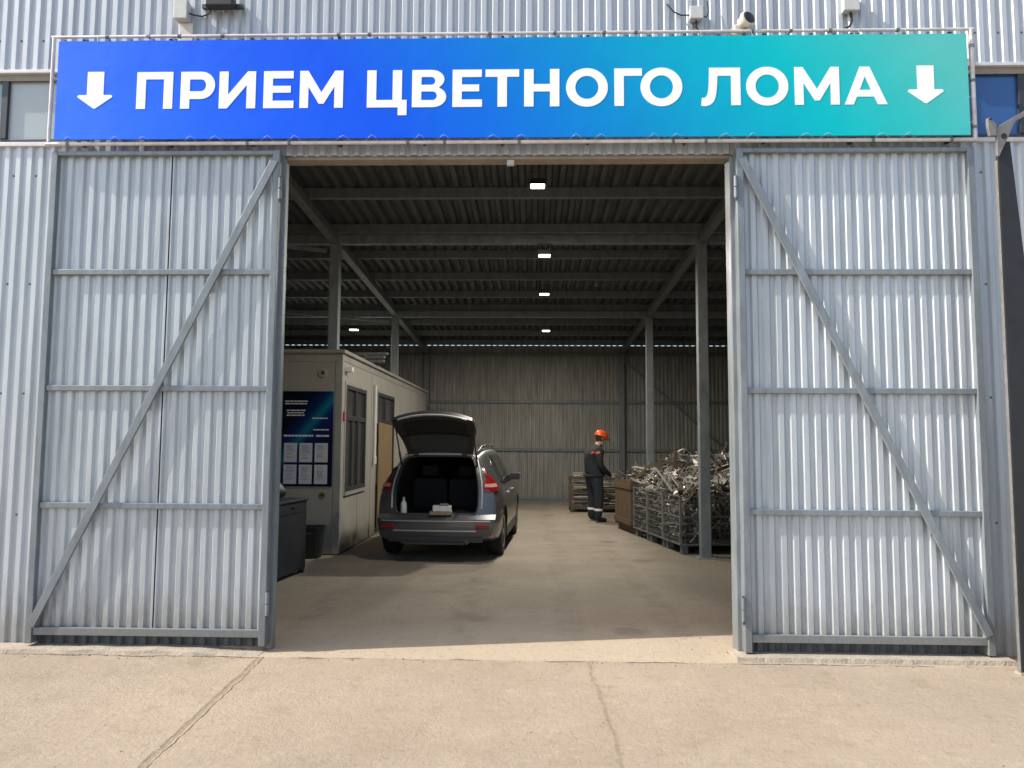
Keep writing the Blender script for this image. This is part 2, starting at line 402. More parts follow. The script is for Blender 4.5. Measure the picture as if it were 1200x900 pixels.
# windows behind the sign's ends
def front_window(x0, x1, mull, panes):
    f = MB(); z0, z1 = 3.99, 4.57
    f.box(x0, x1, WY+.01, WY+.07, z0, z0+.045); f.box(x0, x1, WY+.01, WY+.07, z1-.045, z1)
    xs = [x0]+mull+[x1]
    for k, x in enumerate(xs):
        w = .028 if 0 < k < len(xs)-1 else .045
        f.box(x-w, x+w, WY+.004, WY+.072, z0+.0455, z1-.0455)
    fo = f.build('window', M['winframe'], W, bevel=.004)
    for k in range(len(xs)-1):
        MB().box(xs[k]+.028, xs[k+1]-.028, WY+.03, WY+.04, z0+.04, z1-.04).build('pane', M[panes[k]], fo)
    MB().box(x0-.03, x1+.03, WY-.04, WY+.012, 3.955, 3.988).build('window_sill', M['sill'], fo, bevel=.003)
    h = MB(); h.box(x0-.03, x1+.03, WY-.035, WY+.012, 4.572, 4.60); h.box(x0-.03, x1+.03, WY-.003, WY+.009, 4.52, 4.571, 1)
    h.build('window_head', [M['sill'], M['lintel']], fo, bevel=.003)
front_window(-6.2, -3.62, [-5.3, -4.335], ['pane_pale', 'pane_teal', 'pane_pale'])
front_window(3.32, 6.0, [3.865, 4.9], ['pane_sky_reflection', 'pane_sky_reflection', 'pane_sky_reflection'])

# door leaves
def door_leaf(x0, x1, hinge_right, seam, rails, br):
    # sheet
    d = MB()
    yb = WY-.045
    sx = sorted([x0+.03, x1-.03])
    if seam:
        d.corr(sx[0], seam-.006, .115, 3.85, yb, PITCH, DEP); d.corr(seam+.006, sx[1], .115, 3.85, yb-.002, PITCH, DEP)
    else:
        d.corr(sx[0], sx[1], .115, 3.85, yb, PITCH, DEP)
    leaf = d.build('door_leaf', M['leafsheet'], W)
    if seam: MB().box(seam-.0055, seam+.0055, yb+.001, yb+.006, .115, 3.85).build('seam_shade', M['blackrough'], leaf)  # black strip paints the shade in the gap between sheets
    fr = MB(); yf = yb-.062; w = .052
    for xa, xb in ((x0, x0+w), (x1-w, x1)):
        fr.box(xa, xb, yf, yb+.03, .045, 3.885)
    fr.box(x0+w, x1-w, yf+.002, yb+.03, 3.85, 3.883)
    fr.build('door_frame', M['frame'], leaf, bevel=.004)
    for z in rails:
        t = .058 if z < .3 else .044
        MB().box(x0+w+.001, x1-w-.001, yf+.010, yb-.0195, z-t/2, z+t/2).build('rail', M['frame'], leaf, bevel=.004)
    p, q = br
    MB().bar((p[0], yf-.012, p[1]), (q[0], yf-.012, q[1]), .026, .046, (0, -1, 0)).build('brace', M['frame'], leaf, bevel=.004) if False else None
    P = Vector((p[0], yf-.014, p[1])); Q = Vector((q[0], yf-.014, q[1])); dd = (Q-P).normalized(); nn = Vector((-dd.z, 0, dd.x))*.030
    bb = MB(); e = Vector((0, .024, 0))
    bb.add([P-nn, P+nn, Q+nn, Q-nn, P-nn+e, P+nn+e, Q+nn+e, Q-nn+e], [(0, 1, 2, 3), (4, 7, 6, 5), (0, 4, 5, 1), (1, 5, 6, 2), (2, 6, 7, 3), (3, 7, 4, 0)])
    bb.build('brace', M['frame'], leaf, bevel=.003)
    hx = x1+.012 if hinge_right else x0-.012
    for z in (3.57, .36):
        h = MB(); h.lathe([(.014, -.085), (.014, -.004)], 12, 'z', (hx, yf-.006, z)); h.lathe([(.014, .004), (.014, .085)], 12, 'z', (hx, yf-.006, z))
        h.lathe([(.008, -.11), (.008, .1)], 10, 'z', (hx, yf-.006, z), 1)
        h.build('hinge', [M['frame'], M['trim']], leaf, smooth=True)
    return leaf
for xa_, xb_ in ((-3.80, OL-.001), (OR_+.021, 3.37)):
    q = MB(); q.corr(xa_, xb_, .022, .135, WY-.0035, PITCH, DEP); q.build('under_leaf_shade', M['dullsheet'], W)  # dark sheet strips stand for the shade under the leaves
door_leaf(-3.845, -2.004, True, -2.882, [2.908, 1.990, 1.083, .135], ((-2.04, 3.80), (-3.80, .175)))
door_leaf(1.583, 3.405, False, None, [2.906, 1.990, 1.073, .146], ((1.625, 3.80), (3.36, .19)))
# closing bracket on the right-hand jamb side
# interior steelwork
def rz(y): return 4.735-.047*(y-10.35)     # underside of the roof sheet
BX = [-8.2, -2.88, 2.43, 7.75]
BYs = [10.68, 15.5]
BACK = 20.45
# roof sheet
rb = MB(); rp = .165; rd = .068
xs = []; k = math.floor(XL/rp)
while k*rp < XR:
    for q, o in ((0, 0), (.36, 0), (.5, rd), (.86, rd)):
        x = (k+q)*rp
        if XL <= x <= XR: xs.append((x, o))
    k += 1
n = len(xs)
ya, yb_ = WY+.02, BACK+.05
for yy0, yy1 in ((ya, 8.15), (8.15, 14.1), (14.1, yb_)):
    e = .0 if yy0 == ya else .004
    rb.add([(x, yy0, rz(yy0)+o+e) for x, o in xs]+[(x, yy1+.06 if yy1 != yb_ else yy1, rz(yy1)+o+e) for x, o in xs], [(i, i+1, n+i+1, n+i) for i in range(n-1)])
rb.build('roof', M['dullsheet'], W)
for y in (6.6, 7.9, 9.2, 10.55, 11.8, 13.1, 14.4, 15.55, 17.0, 18.3, 19.6):
    z = rz(y)
    MB().box(XL+.05, XR-.05, y-.04, y+.04, z-.135, z-.002).build('purlin', M['steel'], W, bevel=.006)
for y, z in ((10.68, 4.53), (15.5, 4.265)):
    MB().box(XL+.05, XR-.05, y-.06, y+.06, z-.065, z+.065).build('beam', M['postpaint'], W, bevel=.008)
for x in BX:
    for y0, y1 in ((WY+.16, 10.60), (10.76, 15.42), (15.58, BACK-.12)):
        MB().bar((x, y0, rz(y0)-.20), (x, y1, rz(y1)-.20), .12, .125).build('rafter', M['steel'], W, bevel=.006)
for x in BX[1:3]:
    for y in BYs:
        zt = (4.53 if y < 12 else 4.265)-.066
        p = MB(); p.box(x-.07, x+.07, y-.07, y+.07, 0.012, zt); p.box(x-.13, x+.13, y-.13, y+.13, 0, .0118)
        po = p.build('post', M['postpaint'], W, bevel=.008)
for x in BX:
    MB().box(x-.07, x+.07, BACK-.2, BACK-.075, 0, rz(BACK)-.27).build('post', M['steel'], W, bevel=.006)
# knee bracing near the front eaves (thin bars in the side bays) and in the back right bay
for p, q in (((-7.9, 8.2, 4.35), (-3.0, 10.6, 4.35)), ((-7.9, 13.0, 4.2), (-3.0, 15.4, 4.1)), ((2.55, BACK-.12, 3.80), (5.2, BACK-.12, 1.45))):
    MB().bar(p, q, .05, .05).build('brace_bar', M['steel'], W)
# back and side walls
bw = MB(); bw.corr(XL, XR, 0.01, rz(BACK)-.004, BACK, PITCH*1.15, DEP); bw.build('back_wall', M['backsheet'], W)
for z in (.06, 1.405, 2.706, 4.0):
    MB().box(XL+.1, XR-.1, BACK-.07, BACK-.021, z-.04, z+.04).build('girt', M['steel'], W)
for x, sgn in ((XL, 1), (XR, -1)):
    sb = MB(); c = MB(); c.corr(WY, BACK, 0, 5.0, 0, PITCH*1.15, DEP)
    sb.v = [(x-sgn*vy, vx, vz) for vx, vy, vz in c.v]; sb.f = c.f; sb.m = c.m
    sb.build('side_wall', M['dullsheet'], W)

# concrete sills under the leaves
for x0, x1, y0, lab in ((-8.4, -2.02, 5.60, 'low worn concrete sill strip under the left door leaf'), (1.50, 3.50, 5.615, 'low concrete sill strip with crisp front edge under the right door leaf')):
    s = MB(); nseg = 40; r2 = random.Random(5+int(x1*10))
    top = []; fr = []
    for i in range(nseg+1):
        x = x0+(x1-x0)*i/nseg
        j = r2.uniform(-.012, .012) if x0 < -4 else r2.uniform(-.003, .003)
        hgt = (.028+r2.uniform(-.006, .004)) if x0 < -4 else .034
        if x0 < -4 and x > -2.6: hgt *= max(.15, (-2.02-x)/.58)
        fr.append((x, y0+j, .0)); top.append((x, y0+j+.012, hgt))
    vs = []; fs = []
    for i in range(nseg+1): vs += [(top[i][0], WY+.05, 0), (top[i][0], WY+.05, top[i][2]), top[i], fr[i]]
    for i in range(nseg):
        a = i*4; c = a+4
        for k in range(3): fs.append((a+k, a+k+1, c+k+1, c+k))
    fs += [(0, 1, 2, 3), (nseg*4, nseg*4+3, nseg*4+2, nseg*4+1)]
    s.add(vs, fs)
    tag(s.build('concrete_sill', M['concrete']), lab, 'sill')

# ------------------------------------------------------------------ lit lamps inside
def flood(loc, label, warm=(1, .93, .81), power=60, w=.18, tilt=0.):
    t = thing('flood_lamp', loc, label, 'lamp', 'lit flood lamps under the roof')
    h = MB(); h.box(-w/2, w/2, -.07, .07, -.045, .02); h.box(-w/2-.012, w/2+.012, -.082, .082, -.052, -.0455)
    h.build('housing', M['lampbody'], t, bevel=.006, local=True)
    MB().box(-w/2+.01, w/2-.01, -.065, .065, -.062, -.0525).build('lens', M['lamplens'], t, local=True)
    br = MB(); br.bar((-w/2-.012, 0, -.02), (-w/2-.012, 0, .11), .02, .006, (1, 0, 0)); br.bar((w/2+.012, 0, -.02), (w/2+.012, 0, .11), .02, .006, (1, 0, 0))
    br.box(-w/2-.015, w/2+.015, -.012, .012, .1105, .1165); br.build('bracket', M['lampbody'], t, local=True)
    ld = bpy.data.lights.new('lamp_light', 'AREA'); ld.shape = 'RECTANGLE'; ld.size = w; ld.size_y = .12
    ld.energy = power; ld.color = warm
    lo = bpy.data.objects.new('lamp_light', ld); COL.objects.link(lo); lo.parent = t; lo.location = (0, 0, -.072)
    return t
LP = 58
flood((.055, 8.5, 4.62), 'lit flood lamp with open black bracket, nearest the gateway', power=LP*.6)
flood((.170, 10.60, 4.33), 'lit flood lamp right behind the first cross beam', power=LP)
flood((.210, 13.1, 4.27), 'lit flood lamp hanging between the first and second cross beams', power=LP)
flood((.300, 16.3, 4.10), 'lit flood lamp deepest in the hall, past the second beam', power=LP)
flood((-3.78, 15.6, 4.01), 'lit flood lamp alone in the dark left bay above the cabin', power=LP*.5)

# ------------------------------------------------------------------ sign banner
SX0, SX1, SZ0, SZ1, SY = -3.800, 3.356, 3.958, 4.772, 5.655
B = thing('banner_sign', (0, SY, SZ0), 'long blue to turquoise banner with large white Cyrillic lettering above the gateway', 'sign')
bl = [(0., srgb(38, 112, 240)), (.10, srgb(14, 102, 240)), (.2, srgb(0, 92, 238)), (.33, srgb(0, 85, 232)), (.46, srgb(0, 110, 218)),
      (.6, srgb(0, 138, 203)), (.72, srgb(0, 166, 197)), (.82, srgb(0, 184, 193)), (.9, srgb(46, 188, 188)), (1., srgb(88, 190, 184))]
panel = MB(); nx = 40
px = [SX0+(SX1-SX0)*i/nx for i in range(nx+1)]
def sag(x, top): return .006*abs(math.sin(x*5.1))*(1 if top else -1)
vs = [(x, SY, SZ0-sag(x, False)*.0) for x in px]+[(x, SY, SZ1-sag(x, True)) for x in px]
vs += [(x, SY+.012, SZ0) for x in px]+[(x, SY+.012, SZ1-sag(x, True)) for x in px]
n = nx+1; fs = []
for i in range(nx):
    fs += [(i, i+1, n+i+1, n+i), (2*n+i+1, 2*n+i, 3*n+i, 3*n+i+1), (n+i, n+i+1, 3*n+i+1, 3*n+i), (i+1, i, 2*n+i, 2*n+i+1)]
fs += [(0, n, 3*n, 2*n), (n-1, 3*n-1, 4*n-1, 2*n-1)]
panel.add(vs, fs)
W_ = SX1-SX0
PN = panel.build('banner_panel', gradient_mat('banner_print', bl, 1/W_, .11, -SX0/W_-.045, .42), B)

def ell(cx, cz, rx, rz_, a0, a1, n=14):
    return [(cx+rx*math.cos(math.radians(a0+(a1-a0)*i/n)), cz+rz_*math.sin(math.radians(a0+(a1-a0)*i/n))) for i in range(n+1)]
CH = .303; ST = .0735; TB = .0605
def glyph(c, w):
    h, s, t = CH, ST, TB
    if c == 'П': return [[(0, 0), (0, h), (w, h), (w, 0), (w-s, 0), (w-s, h-t), (s, h-t), (s, 0)]]
    if c == 'Р':
        r = .37*h
        return [[(0, 0), (0, h)]+ell(w-r, .63*h, r, r, 90, -90)+[(s, .26*h), (s, 0)], [(s, .47*h)]+ell(w-r, .63*h, r-s*.98, .16*h, -90, 90)+[(s, .79*h)]]
    if c == 'И': return [[(0, 0), (0, h), (s*.98, h), (s*.98, .37*h), (w-.9*s, h), (w, h), (w, 0), (w-s*.98, 0), (w-s*.98, .63*h), (.9*s, 0)]]
    if c == 'Е': return [[(0, 0), (0, h), (.985*w, h), (.985*w, h-t), (s, h-t), (s, .6*h), (.9*w, .6*h), (.9*w, .415*h), (s, .415*h), (s, t), (w, t), (w, 0)]]
    if c == 'М': return [[(0, 0), (0, h), (.19*w, h), (.5*w, .42*h), (.81*w, h), (w, h), (w, 0), (.8*w, 0), (.8*w, .57*h), (.555*w, .11*h), (.445*w, .11*h), (.2*w, .57*h), (.2*w, 0)]]
    if c == 'Ц': return [[(0, 0), (0, h), (s, h), (s, t), (w-s, t), (w-s, h), (w, h), (w, t), (w+.53*s, t), (w+.53*s, -.21*h), (w-.42*s, -.21*h), (w-.42*s, 0)]]
    if c == 'В':
        return [[(0, 0), (0, h), (.55*w, h)]+ell(.57*w, .745*h, .37*w, .255*h, 85, -48)+ell(.60*w, .275*h, .40*w, .275*h, 62, -90),
                [(s, .60*h)]+ell(.56*w, .705*h, .115*w, .105*h, -90, 90, 10)+[(s, .81*h)], [(s, .19*h)]+ell(.60*w, .305*h, .125*w, .115*h, -90, 90, 10)+[(s, .42*h)]]
    if c == 'Т': return [[(0, h-t), (0, h), (w, h), (w, h-t), (.5*w+s/2, h-t), (.5*w+s/2, 0), (.5*w-s/2, 0), (.5*w-s/2, h-t)]]
    if c == 'Н': return [[(0, 0), (0, h), (s, h), (s, .6*h), (w-s, .6*h), (w-s, h), (w, h), (w, 0), (w-s, 0), (w-s, .4*h), (s, .4*h), (s, 0)]]
    if c == 'О': return [ell(w/2, h/2, w/2, .515*h, 0, 360, 48)[:-1], ell(w/2, h/2, w/2-s*.99, .515*h-.0625, 0, 360, 40)[:-1]]
    if c == 'Г': return [[(0, 0), (0, h), (w, h), (w, h-t), (s, h-t), (s, 0)]]
    if c == 'Л': return [[(w, 0), (w, h), (.21*w, h), (.2*w, .62*h), (.185*w, .42*h), (.165*w, .31*h), (.13*w, .235*h), (.085*w, .2*h), (.05*w, .195*h), (.02*w, .205*h), (0, .0), (.06*w, -.02*h), (.14*w, -.018*h), (.23*w, .015*h), (.30*w, .075*h), (.355*w, .18*h), (.385*w, .32*h), (.41*w, .56*h), (.42*w, h-.066), (w-s, h-.066), (w-s, 0)]]
    if c == 'А': return [[(0, 0), (.37*w, h), (.60*w, h), (w, 0), (.77*w, 0), (.69*w, .205*h), (.29*w, .205*h), (.21*w, 0)], [(.36*w, .385*h), (.485*w, .745*h), (.62*w, .385*h)]]
    if c == 'a':
        return [[(.27*w, h), (.27*w, .37*h), (.04*w, .37*h), (.005*w, .345*h), (.0*w, .325*h), (.02*w, .30*h), (.46*w, .012*h), (.5*w, 0), (.54*w, .012*h), (.98*w, .30*h), (w, .325*h), (.995*w, .345*h), (.96*w, .37*h), (.745*w, .37*h), (.745*w, h)]]
def flat_shape(name, splines, loc, depth, material, parent):
    cu = bpy.data.curves.new(name, 'CURVE'); cu.dimensions = '2D'; cu.fill_mode = 'BOTH'; cu.extrude = depth
    for s in splines:
        sp = cu.splines.new('POLY'); sp.points.add(len(s)-1); sp.use_cyclic_u = True
        for p, (x, z) in zip(sp.points, s): p.co = (x, z, 0, 1)
    tmp = bpy.data.objects.new(name, cu); COL.objects.link(tmp)
    dg = bpy.context.evaluated_depsgraph_get(); dg.update()
    me = bpy.data.meshes.new_from_object(tmp.evaluated_get(dg))
    bpy.data.objects.remove(tmp); bpy.data.curves.remove(cu)
    me.transform(Matrix.Rotation(PI/2, 4, 'X'))
    me.name = name; me.materials.clear(); me.materials.append(material)
    o = bpy.data.objects.new(name, me); COL.objects.link(o); o.parent = parent
    off = Vector((0, 0, 0)); p = parent
    while p is not None: off += p.location; p = p.parent
    o.location = Vector(loc)-off
    return o
LET = [('П', -3.15, -2.859), ('Р', -2.796, -2.521), ('И', -2.487, -2.195), ('Е', -2.132, -1.891), ('М', -1.843, -1.499), ('Ц', -1.309, -1.033),
       ('В', -.953, -.683), ('Е', -.634, -.401), ('Т', -.375, -.111), ('Н', -.071, .204), ('О', .256, .582), ('Г', .633, .848), ('О', .836, 1.161),
       ('Л', 1.305, 1.61), ('О', 1.653, 1.979), ('М', 2.026, 2.37), ('А', 2.407, 2.735)]
for k, (c, x0, x1) in enumerate(LET):
    flat_shape('letter', glyph(c, x1-x0), (x0, SY-.0014-.0001*(k % 2), 4.204), .0004, M['letter'], PN)
for x0, x1 in ((-3.627, -3.345), (2.891, 3.164)):
    flat_shape('arrow', glyph('a', x1-x0), (x0, SY-.0014, 4.209), .0004, M['letter'], PN)
# pipe frame, lacing, clamps
pf = MB(); fx0, fx1, fz0, fz1, fy = -3.858, 3.405, 3.932, 4.818, SY+.028
pf.tube([(fx0, fy, fz0), (fx0, fy, fz1)], .014, 10); pf.tube([(fx1, fy, fz0), (fx1, fy, fz1)], .017, 10)
pf.tube([(fx0-.02, fy-.001, fz1), (fx1+.02, fy-.001, fz1)], .012, 10); pf.tube([(fx0-.02, fy-.001, fz0), (fx1+.02, fy-.001, fz0)], .0145, 10)
pf.build('pipe_frame', M['pipe'], B, smooth=True)
r3 = random.Random(3)
for i in range(11):
    x = -3.6+i*.68+r3.uniform(-.05, .05)
    for za, zb in ((fz1-.03, fz1-.012), (fz0+.014, fz0+.03)):
        MB().box(x-.012, x+.012, fy+.012, WY-.001, za, zb).build('standoff_bracket', M['trim'], B)
def lace(pts): MB().tube(pts, .0013, 5).build('lacing_cord', M['box'], B)
for i in range(36):
    x = SX0+.1+i*.2+r3.uniform(-.02, .02)
    if x > SX1-.1: break
    j = r3.uniform(-.03, .03)
    if i % 3 != 1: lace([(x-.06+j, fy-.018, fz0+.008), (x-.02+j, SY-.003, SZ0+.012), (x+j*.5, SY-.003, SZ0+.020+abs(j)*.3), (x+.02+j, SY-.003, SZ0+.010), (x+.06, fy-.018, fz0+.008)])
    if i % 2: lace([(x+j, fy-.016, fz1+.004), (x+j+.006, SY-.003, SZ1-.014)])
for zz in (4.05, 4.25, 4.45, 4.65):
    lace([(SX0+.01, SY-.003, zz), (fx0, fy-.0205, zz+.03)])
    lace([(SX1-.01, SY-.003, zz), (fx1, fy-.0225, zz+.03)])
for i in range(24):
    x = -3.7+i*.3+r3.uniform(-.06, .06); z = fz1 if r3.random() < .55 else fz0
    MB().lathe([(.017, -.012), (.017, .012)], 10, 'x', (x, fy-.001, z)).build('clamp', M['steel'], B, smooth=True)
for z in (4.4, 4.68, 4.03): MB().lathe([(.020, -.012), (.020, .012)], 10, 'z', (fx1, fy, z)).build('clamp', M['steel'], B, smooth=True)

# ------------------------------------------------------------------ things on the upper facade
fy = WY-DEP
def jbox(x0, x1, z0, z1, d, label, plate=True):
    t = thing('junction_box', ((x0+x1)/2, fy, z0), label, 'junction box')
    MB().box(x0, x1, fy-d, fy-.002, z0, z1).build('housing', M['box'], t, bevel=.006)
    MB().box(x0-.004, x1+.004, fy-d-.012, fy-d-.0005, z0-.004, z1+.004).build('lid', M['box'], t, bevel=.006)
    return t
t = jbox(-2.905, -2.80, 4.985, 5.14, .08, 'pale grey junction box with a vertical trunking strip below it, upper left facade')
MB().box(-2.885, -2.775, fy-.02, fy-.002, 4.83, 4.98).build('trunking', M['cream'], t, bevel=.003)
t = jbox(1.245, 1.345, 4.955, 5.05, .06, 'light grey junction box left of the white camera with looping cables')
c = MB(); c.tube([(1.30, fy-.03, 4.955), (1.295, fy-.035, 4.90), (1.32, fy-.03, 4.872), (1.40, fy-.022, 4.868), (1.52, fy-.02, 4.872)], .008, 6)
c.tube([(1.07, fy-.02, 5.10), (1.12, fy-.03, 5.03), (1.18, fy-.03, 5.0), (1.245, fy-.03, 5.0)], .006, 6)
c.tube([(1.345, fy-.03, 4.995), (1.38, fy-.03, 4.98), (1.40, fy-.025, 5.03), (1.39, fy-.02, 5.12)], .005, 6); c.build('cable', M['cable'], t, smooth=True)
t = jbox(2.455, 2.575, 5.01, 5.16, .06, 'light grey junction box above the right half of the banner')
c = MB(); c.tube([(2.52, fy-.03, 5.01), (2.525, fy-.04, 4.94), (2.51, fy-.03, 4.895), (2.46, fy-.022, 4.872), (2.33, fy-.02, 4.866), (2.22, fy-.02, 4.865)], .0095, 6); c.build('cable', M['cable'], t, smooth=True)
# flood light, top left
t = thing('wall_floodlight', (-2.53, fy-.1, 5.09), 'black flat floodlight on the upper left facade, cut by the picture edge', 'floodlight')
MB().box(-2.645, -2.415, fy-.115, fy-.035, 5.072, 5.16).build('housing', M['black'], t, bevel=.012)
MB().box(-2.70, -2.36, fy-.035, fy-.002, 5.10, 5.13).build('bracket', M['trim'], t)
c = MB(); c.tube([(-2.60, fy-.06, 5.08), (-2.63, fy-.04, 5.05), (-2.70, fy-.02, 5.035), (-2.76, fy-.03, 5.04), (-2.80, fy-.04, 5.05)], .006, 6); c.build('cable', M['cable'], t, smooth=True)
# security camera
t = thing('security_camera', (1.68, fy, 4.86), 'white bullet security camera with black lens standing on top of the banner', 'camera')
cm = MB()
def lathe_dir(mb, p, d, prof, n=18, m=0):
    p = Vector(p); d = Vector(d).normalized(); a = d.orthogonal().normalized(); bq = d.cross(a); vs = []; fs = []
    for r, h in prof:
        for k in range(n): vs.append(p+d*h+a*r*math.cos(2*PI*k/n)+bq*r*math.sin(2*PI*k/n))
    for i in range(len(prof)-1):
        for k in range(n): fs.append((i*n+k, i*n+(k+1) % n, (i+1)*n+(k+1) % n, (i+1)*n+k))
    fs.append(tuple(range(n))); fs.append(tuple(range((len(prof)-1)*n, len(prof)*n)))
    mb.add(vs, fs, m)
d = Vector((.42, -.88, .20))
lathe_dir(cm, (1.655, fy-.04, 4.905), d, [(.036, 0), (.052, .010), (.054, .055), (.066, .058), (.066, .085), (.058, .092)])
cm.build('camera_body', M['cream'], t, smooth=True)
cm = MB(); lathe_dir(cm, Vector((1.655, fy-.04, 4.905))+d.normalized()*.0925, d, [(.052, 0), (.046, .006), (.02, .010)]); cm.build('lens', M['black'], t, smooth=True)
cm = MB(); lathe_dir(cm, (1.63, fy-.002, 4.88), (0, -1, 0), [(.05, 0), (.05, .015), (.03, .02), (.028, .045)]); cm.build('mount', M['cream'], t, smooth=True)

# ------------------------------------------------------------------ gantry leg at the right edge
G = thing('steel_gantry_leg', (3.57, 5.40, 0), 'dark tapering steel leg with a grey pivot plate on top, at the right door edge', 'gantry')
MB().prism([(3.392, 0), (3.392, 3.70), (3.44, 3.80), (3.487, 3.80), (3.548, 2.95), (3.80, 0)], 5.40, 5.43).build('leg', M['gantry'], G, bevel=.006)
MB().box(3.384, 3.3915, 5.402, 5.432, .02, 3.66).build('lit_edge_strip', M['gantryplate'], G, bevel=.003)  # lighter strip paints the light on the leg's edge
pl = [(3.379, 3.896), (3.408, 3.917), (3.498, 3.970), (3.582, 4.020), (3.95, 4.235), (3.95, 4.19), (3.580, 3.977), (3.525, 3.949), (3.507, 3.931), (3.454, 3.814), (3.386, 3.676), (3.375, 3.686), (3.375, 3.800)]
MB().prism(pl, 5.375, 5.398).build('pivot_plate', M['gantryplate'], G, bevel=.003)
MB().prism([(3.314, 3.964), (3.335, 3.971), (3.374, 3.921), (3.374, 3.832), (3.326, 3.832), (3.315, 3.90)], 5.37, 5.40).build('lug', M['gantryplate'], G, bevel=.003)
h = MB(); h.lathe([(.021, 0), (.021, -.004), (.012, -.006)], 16, 'y', (3.425, 5.3748, 3.830)); h.build('pivot_pin', M['black'], G, smooth=True)
h = MB(); h.lathe([(.008, 0), (.008, -.008)], 8, 'y', (3.331, 5.3697, 3.955)); h.build('bolt', M['black'], G)
MB().box(3.38, 3.9, 5.39, 5.46, 0.0, .018).build('base_plate', M['concrete'], G)

# ------------------------------------------------------------------ office cabin
CX, CY0, CY1, CZ = -2.715, 10.56, 19.1, 2.845
C = thing('office_cabin', (-4.6, CY0, 0), 'beige panelled office cabin with dark windows inside the hall on the left', 'cabin')
X0 = -6.6
wb = MB()
wb.box(X0, CX-.06, CY0, CY0+.05, .02, CZ)                        # front face
# side with openings: w1 y 10.80..12.15 z .86..2.42 ; w2 y 13.0..14.7 z .9..2.48
w1 = (10.80, 12.12, .86, 2.42); w2 = (13.02, 14.60, .92, 2.46)
segs = [(CY0, w1[0], .02, CZ), (w1[1], w2[0], .02, CZ), (w2[1], CY1, .02, CZ)]
for a, b_, z0, z1 in segs: wb.box(CX-.05, CX, a, b_, z0, z1)
for w in (w1, w2):
    wb.box(CX-.05, CX, w[0], w[1], .02, w[2]); wb.box(CX-.05, CX, w[0], w[1], w[3], CZ)
wb.box(X0, X0+.05, CY0+.051, CY1, .02, CZ); wb.box(X0+.051, CX-.051, CY1-.05, CY1, .02, CZ)
wb.build('wall', M['cabin'], C)
MB().box(X0-.05, CX+.05, CY0-.05, CY1+.05, CZ+.002, CZ+.055).build('roof', M['cabintrim'], C, bevel=.008)
tr = MB(); tr.box(CX-.09, CX+.006, CY0-.010, CY0-.0005, .02, CZ); tr.box(CX+.0005, CX+.010, CY0-.010, CY0+.07, .02, CZ)
tr.box(X0, CX-.091, CY0-.008, CY0-.0005, CZ-.12, CZ-.001); tr.box(CX+.0005, CX+.008, CY0+.071, CY1, CZ-.10, CZ-.001)
tr.box(CX+.0005, CX+.006, 11.63, 11.65, .03, .85); tr.box(CX+.0005, CX+.006, 12.55, 12.58, .03, CZ-.101); tr.box(CX+.0005, CX+.006, 16.6, 16.64, .03, CZ-.101)
tr.build('corner_trim', M['cabintrim'], C, bevel=.003)
bs = MB(); bs.box(X0, CX+.012, CY0-.012, CY1, .0, .0195); bs.build('base', M['mud'], C)
def cab_window(w, vbars, hbar, pm):
    y0, y1, z0, z1 = w
    f = MB(); xf0, xf1 = CX-.045, CX+.016
    f.box(xf0, xf1, y0, y0+.06, z0, z1); f.box(xf0, xf1, y1-.06, y1, z0, z1)
    f.box(xf0, xf1, y0+.061, y1-.061, z0, z0+.06); f.box(xf0, xf1, y0+.061, y1-.061, z1-.06, z1)
    f.box(xf0+.005, xf1-.006, y0+.061, y1-.061, hbar-.035, hbar+.035)
    for yv, za, zb in vbars: f.box(xf0+.006, xf1-.008, yv-.03, yv+.03, za, zb)
    wo = f.build('window', M['winframe'], C, bevel=.004)
    MB().box(CX-.03, CX-.022, y0+.05, y1-.05, z0+.05, z1-.05).build('pane', M[pm], wo)
    MB().box(CX-.16, CX-.15, y0+.02, y0+(y1-y0)*.45, z0+.05, z1-.05).build('blind', M['blind'], wo)
    tt = MB(); e = .05
    tt.box(CX+.0005, CX+.012, y0-e, y0-.001, z0-e, z1+e); tt.box(CX+.0005, CX+.012, y1+.001, y1+e, z0-e, z1+e); tt.box(CX+.0005, CX+.012, y0, y1, z1+.001, z1+e); tt.box(CX+.0005, CX+.03, y0, y1, z0-e, z0-.001)
    tt.build('window_surround', M['cabintrim'], wo)
    return wo
cab_window(w1, [(11.46, 1.97, 2.36), (11.25, .92, 1.90), (11.62, .92, 1.90)], 1.935, 'pane_dim')
cab_window(w2, [(13.75, 1.98, 2.40), (13.5, 1.70, 1.91)], 1.945, 'pane_dim')
v = MB(); v.lathe([(.062, 0), (.062, -.02), (.045, -.022)], 20, 'y', (-2.985, CY0-.001, 2.565)); v.lathe([(.03, -.0225), (.02, -.03)], 16, 'y', (-2.985, CY0-.001, 2.565), 1)
v.lathe([(.042, 0), (.05, -.012), (.036, -.0125)], 18, 'y', (-2.985, CY0-.0015, 2.563), 1) if False else None
v.build('vent', [M['cabintrim'], M['trim']], C, smooth=True)
v = MB(); v.lathe([(.045, 0), (.045, -.012), (.02, -.0125)], 20, 'y', (-2.955, CY0-.001, .835)); v.lathe([(.018, -.013), (.01, -.016)], 12, 'y', (-2.955, CY0-.001, .835), 1); v.build('cable_gland', [M['brass'], M['black']], C, smooth=True)
MB().box(CX+.001, CX+.10, 10.74, 10.86, 2.60, 2.67).build('wall_lamp', M['white'], C, bevel=.008)
pp = MB(); pp.tube([(CX+.035, 12.72, 1.26), (CX+.035, 12.72, 2.56)], .022, 10); pp.lathe([(.034, 0), (.034, .12)], 10, 'z', (CX+.035, 12.72, 1.22)); pp.lathe([(.028, 0), (.028, .05)], 10, 'z', (CX+.035, 12.72, 1.9)); pp.build('downpipe', M['white'], C, smooth=True)
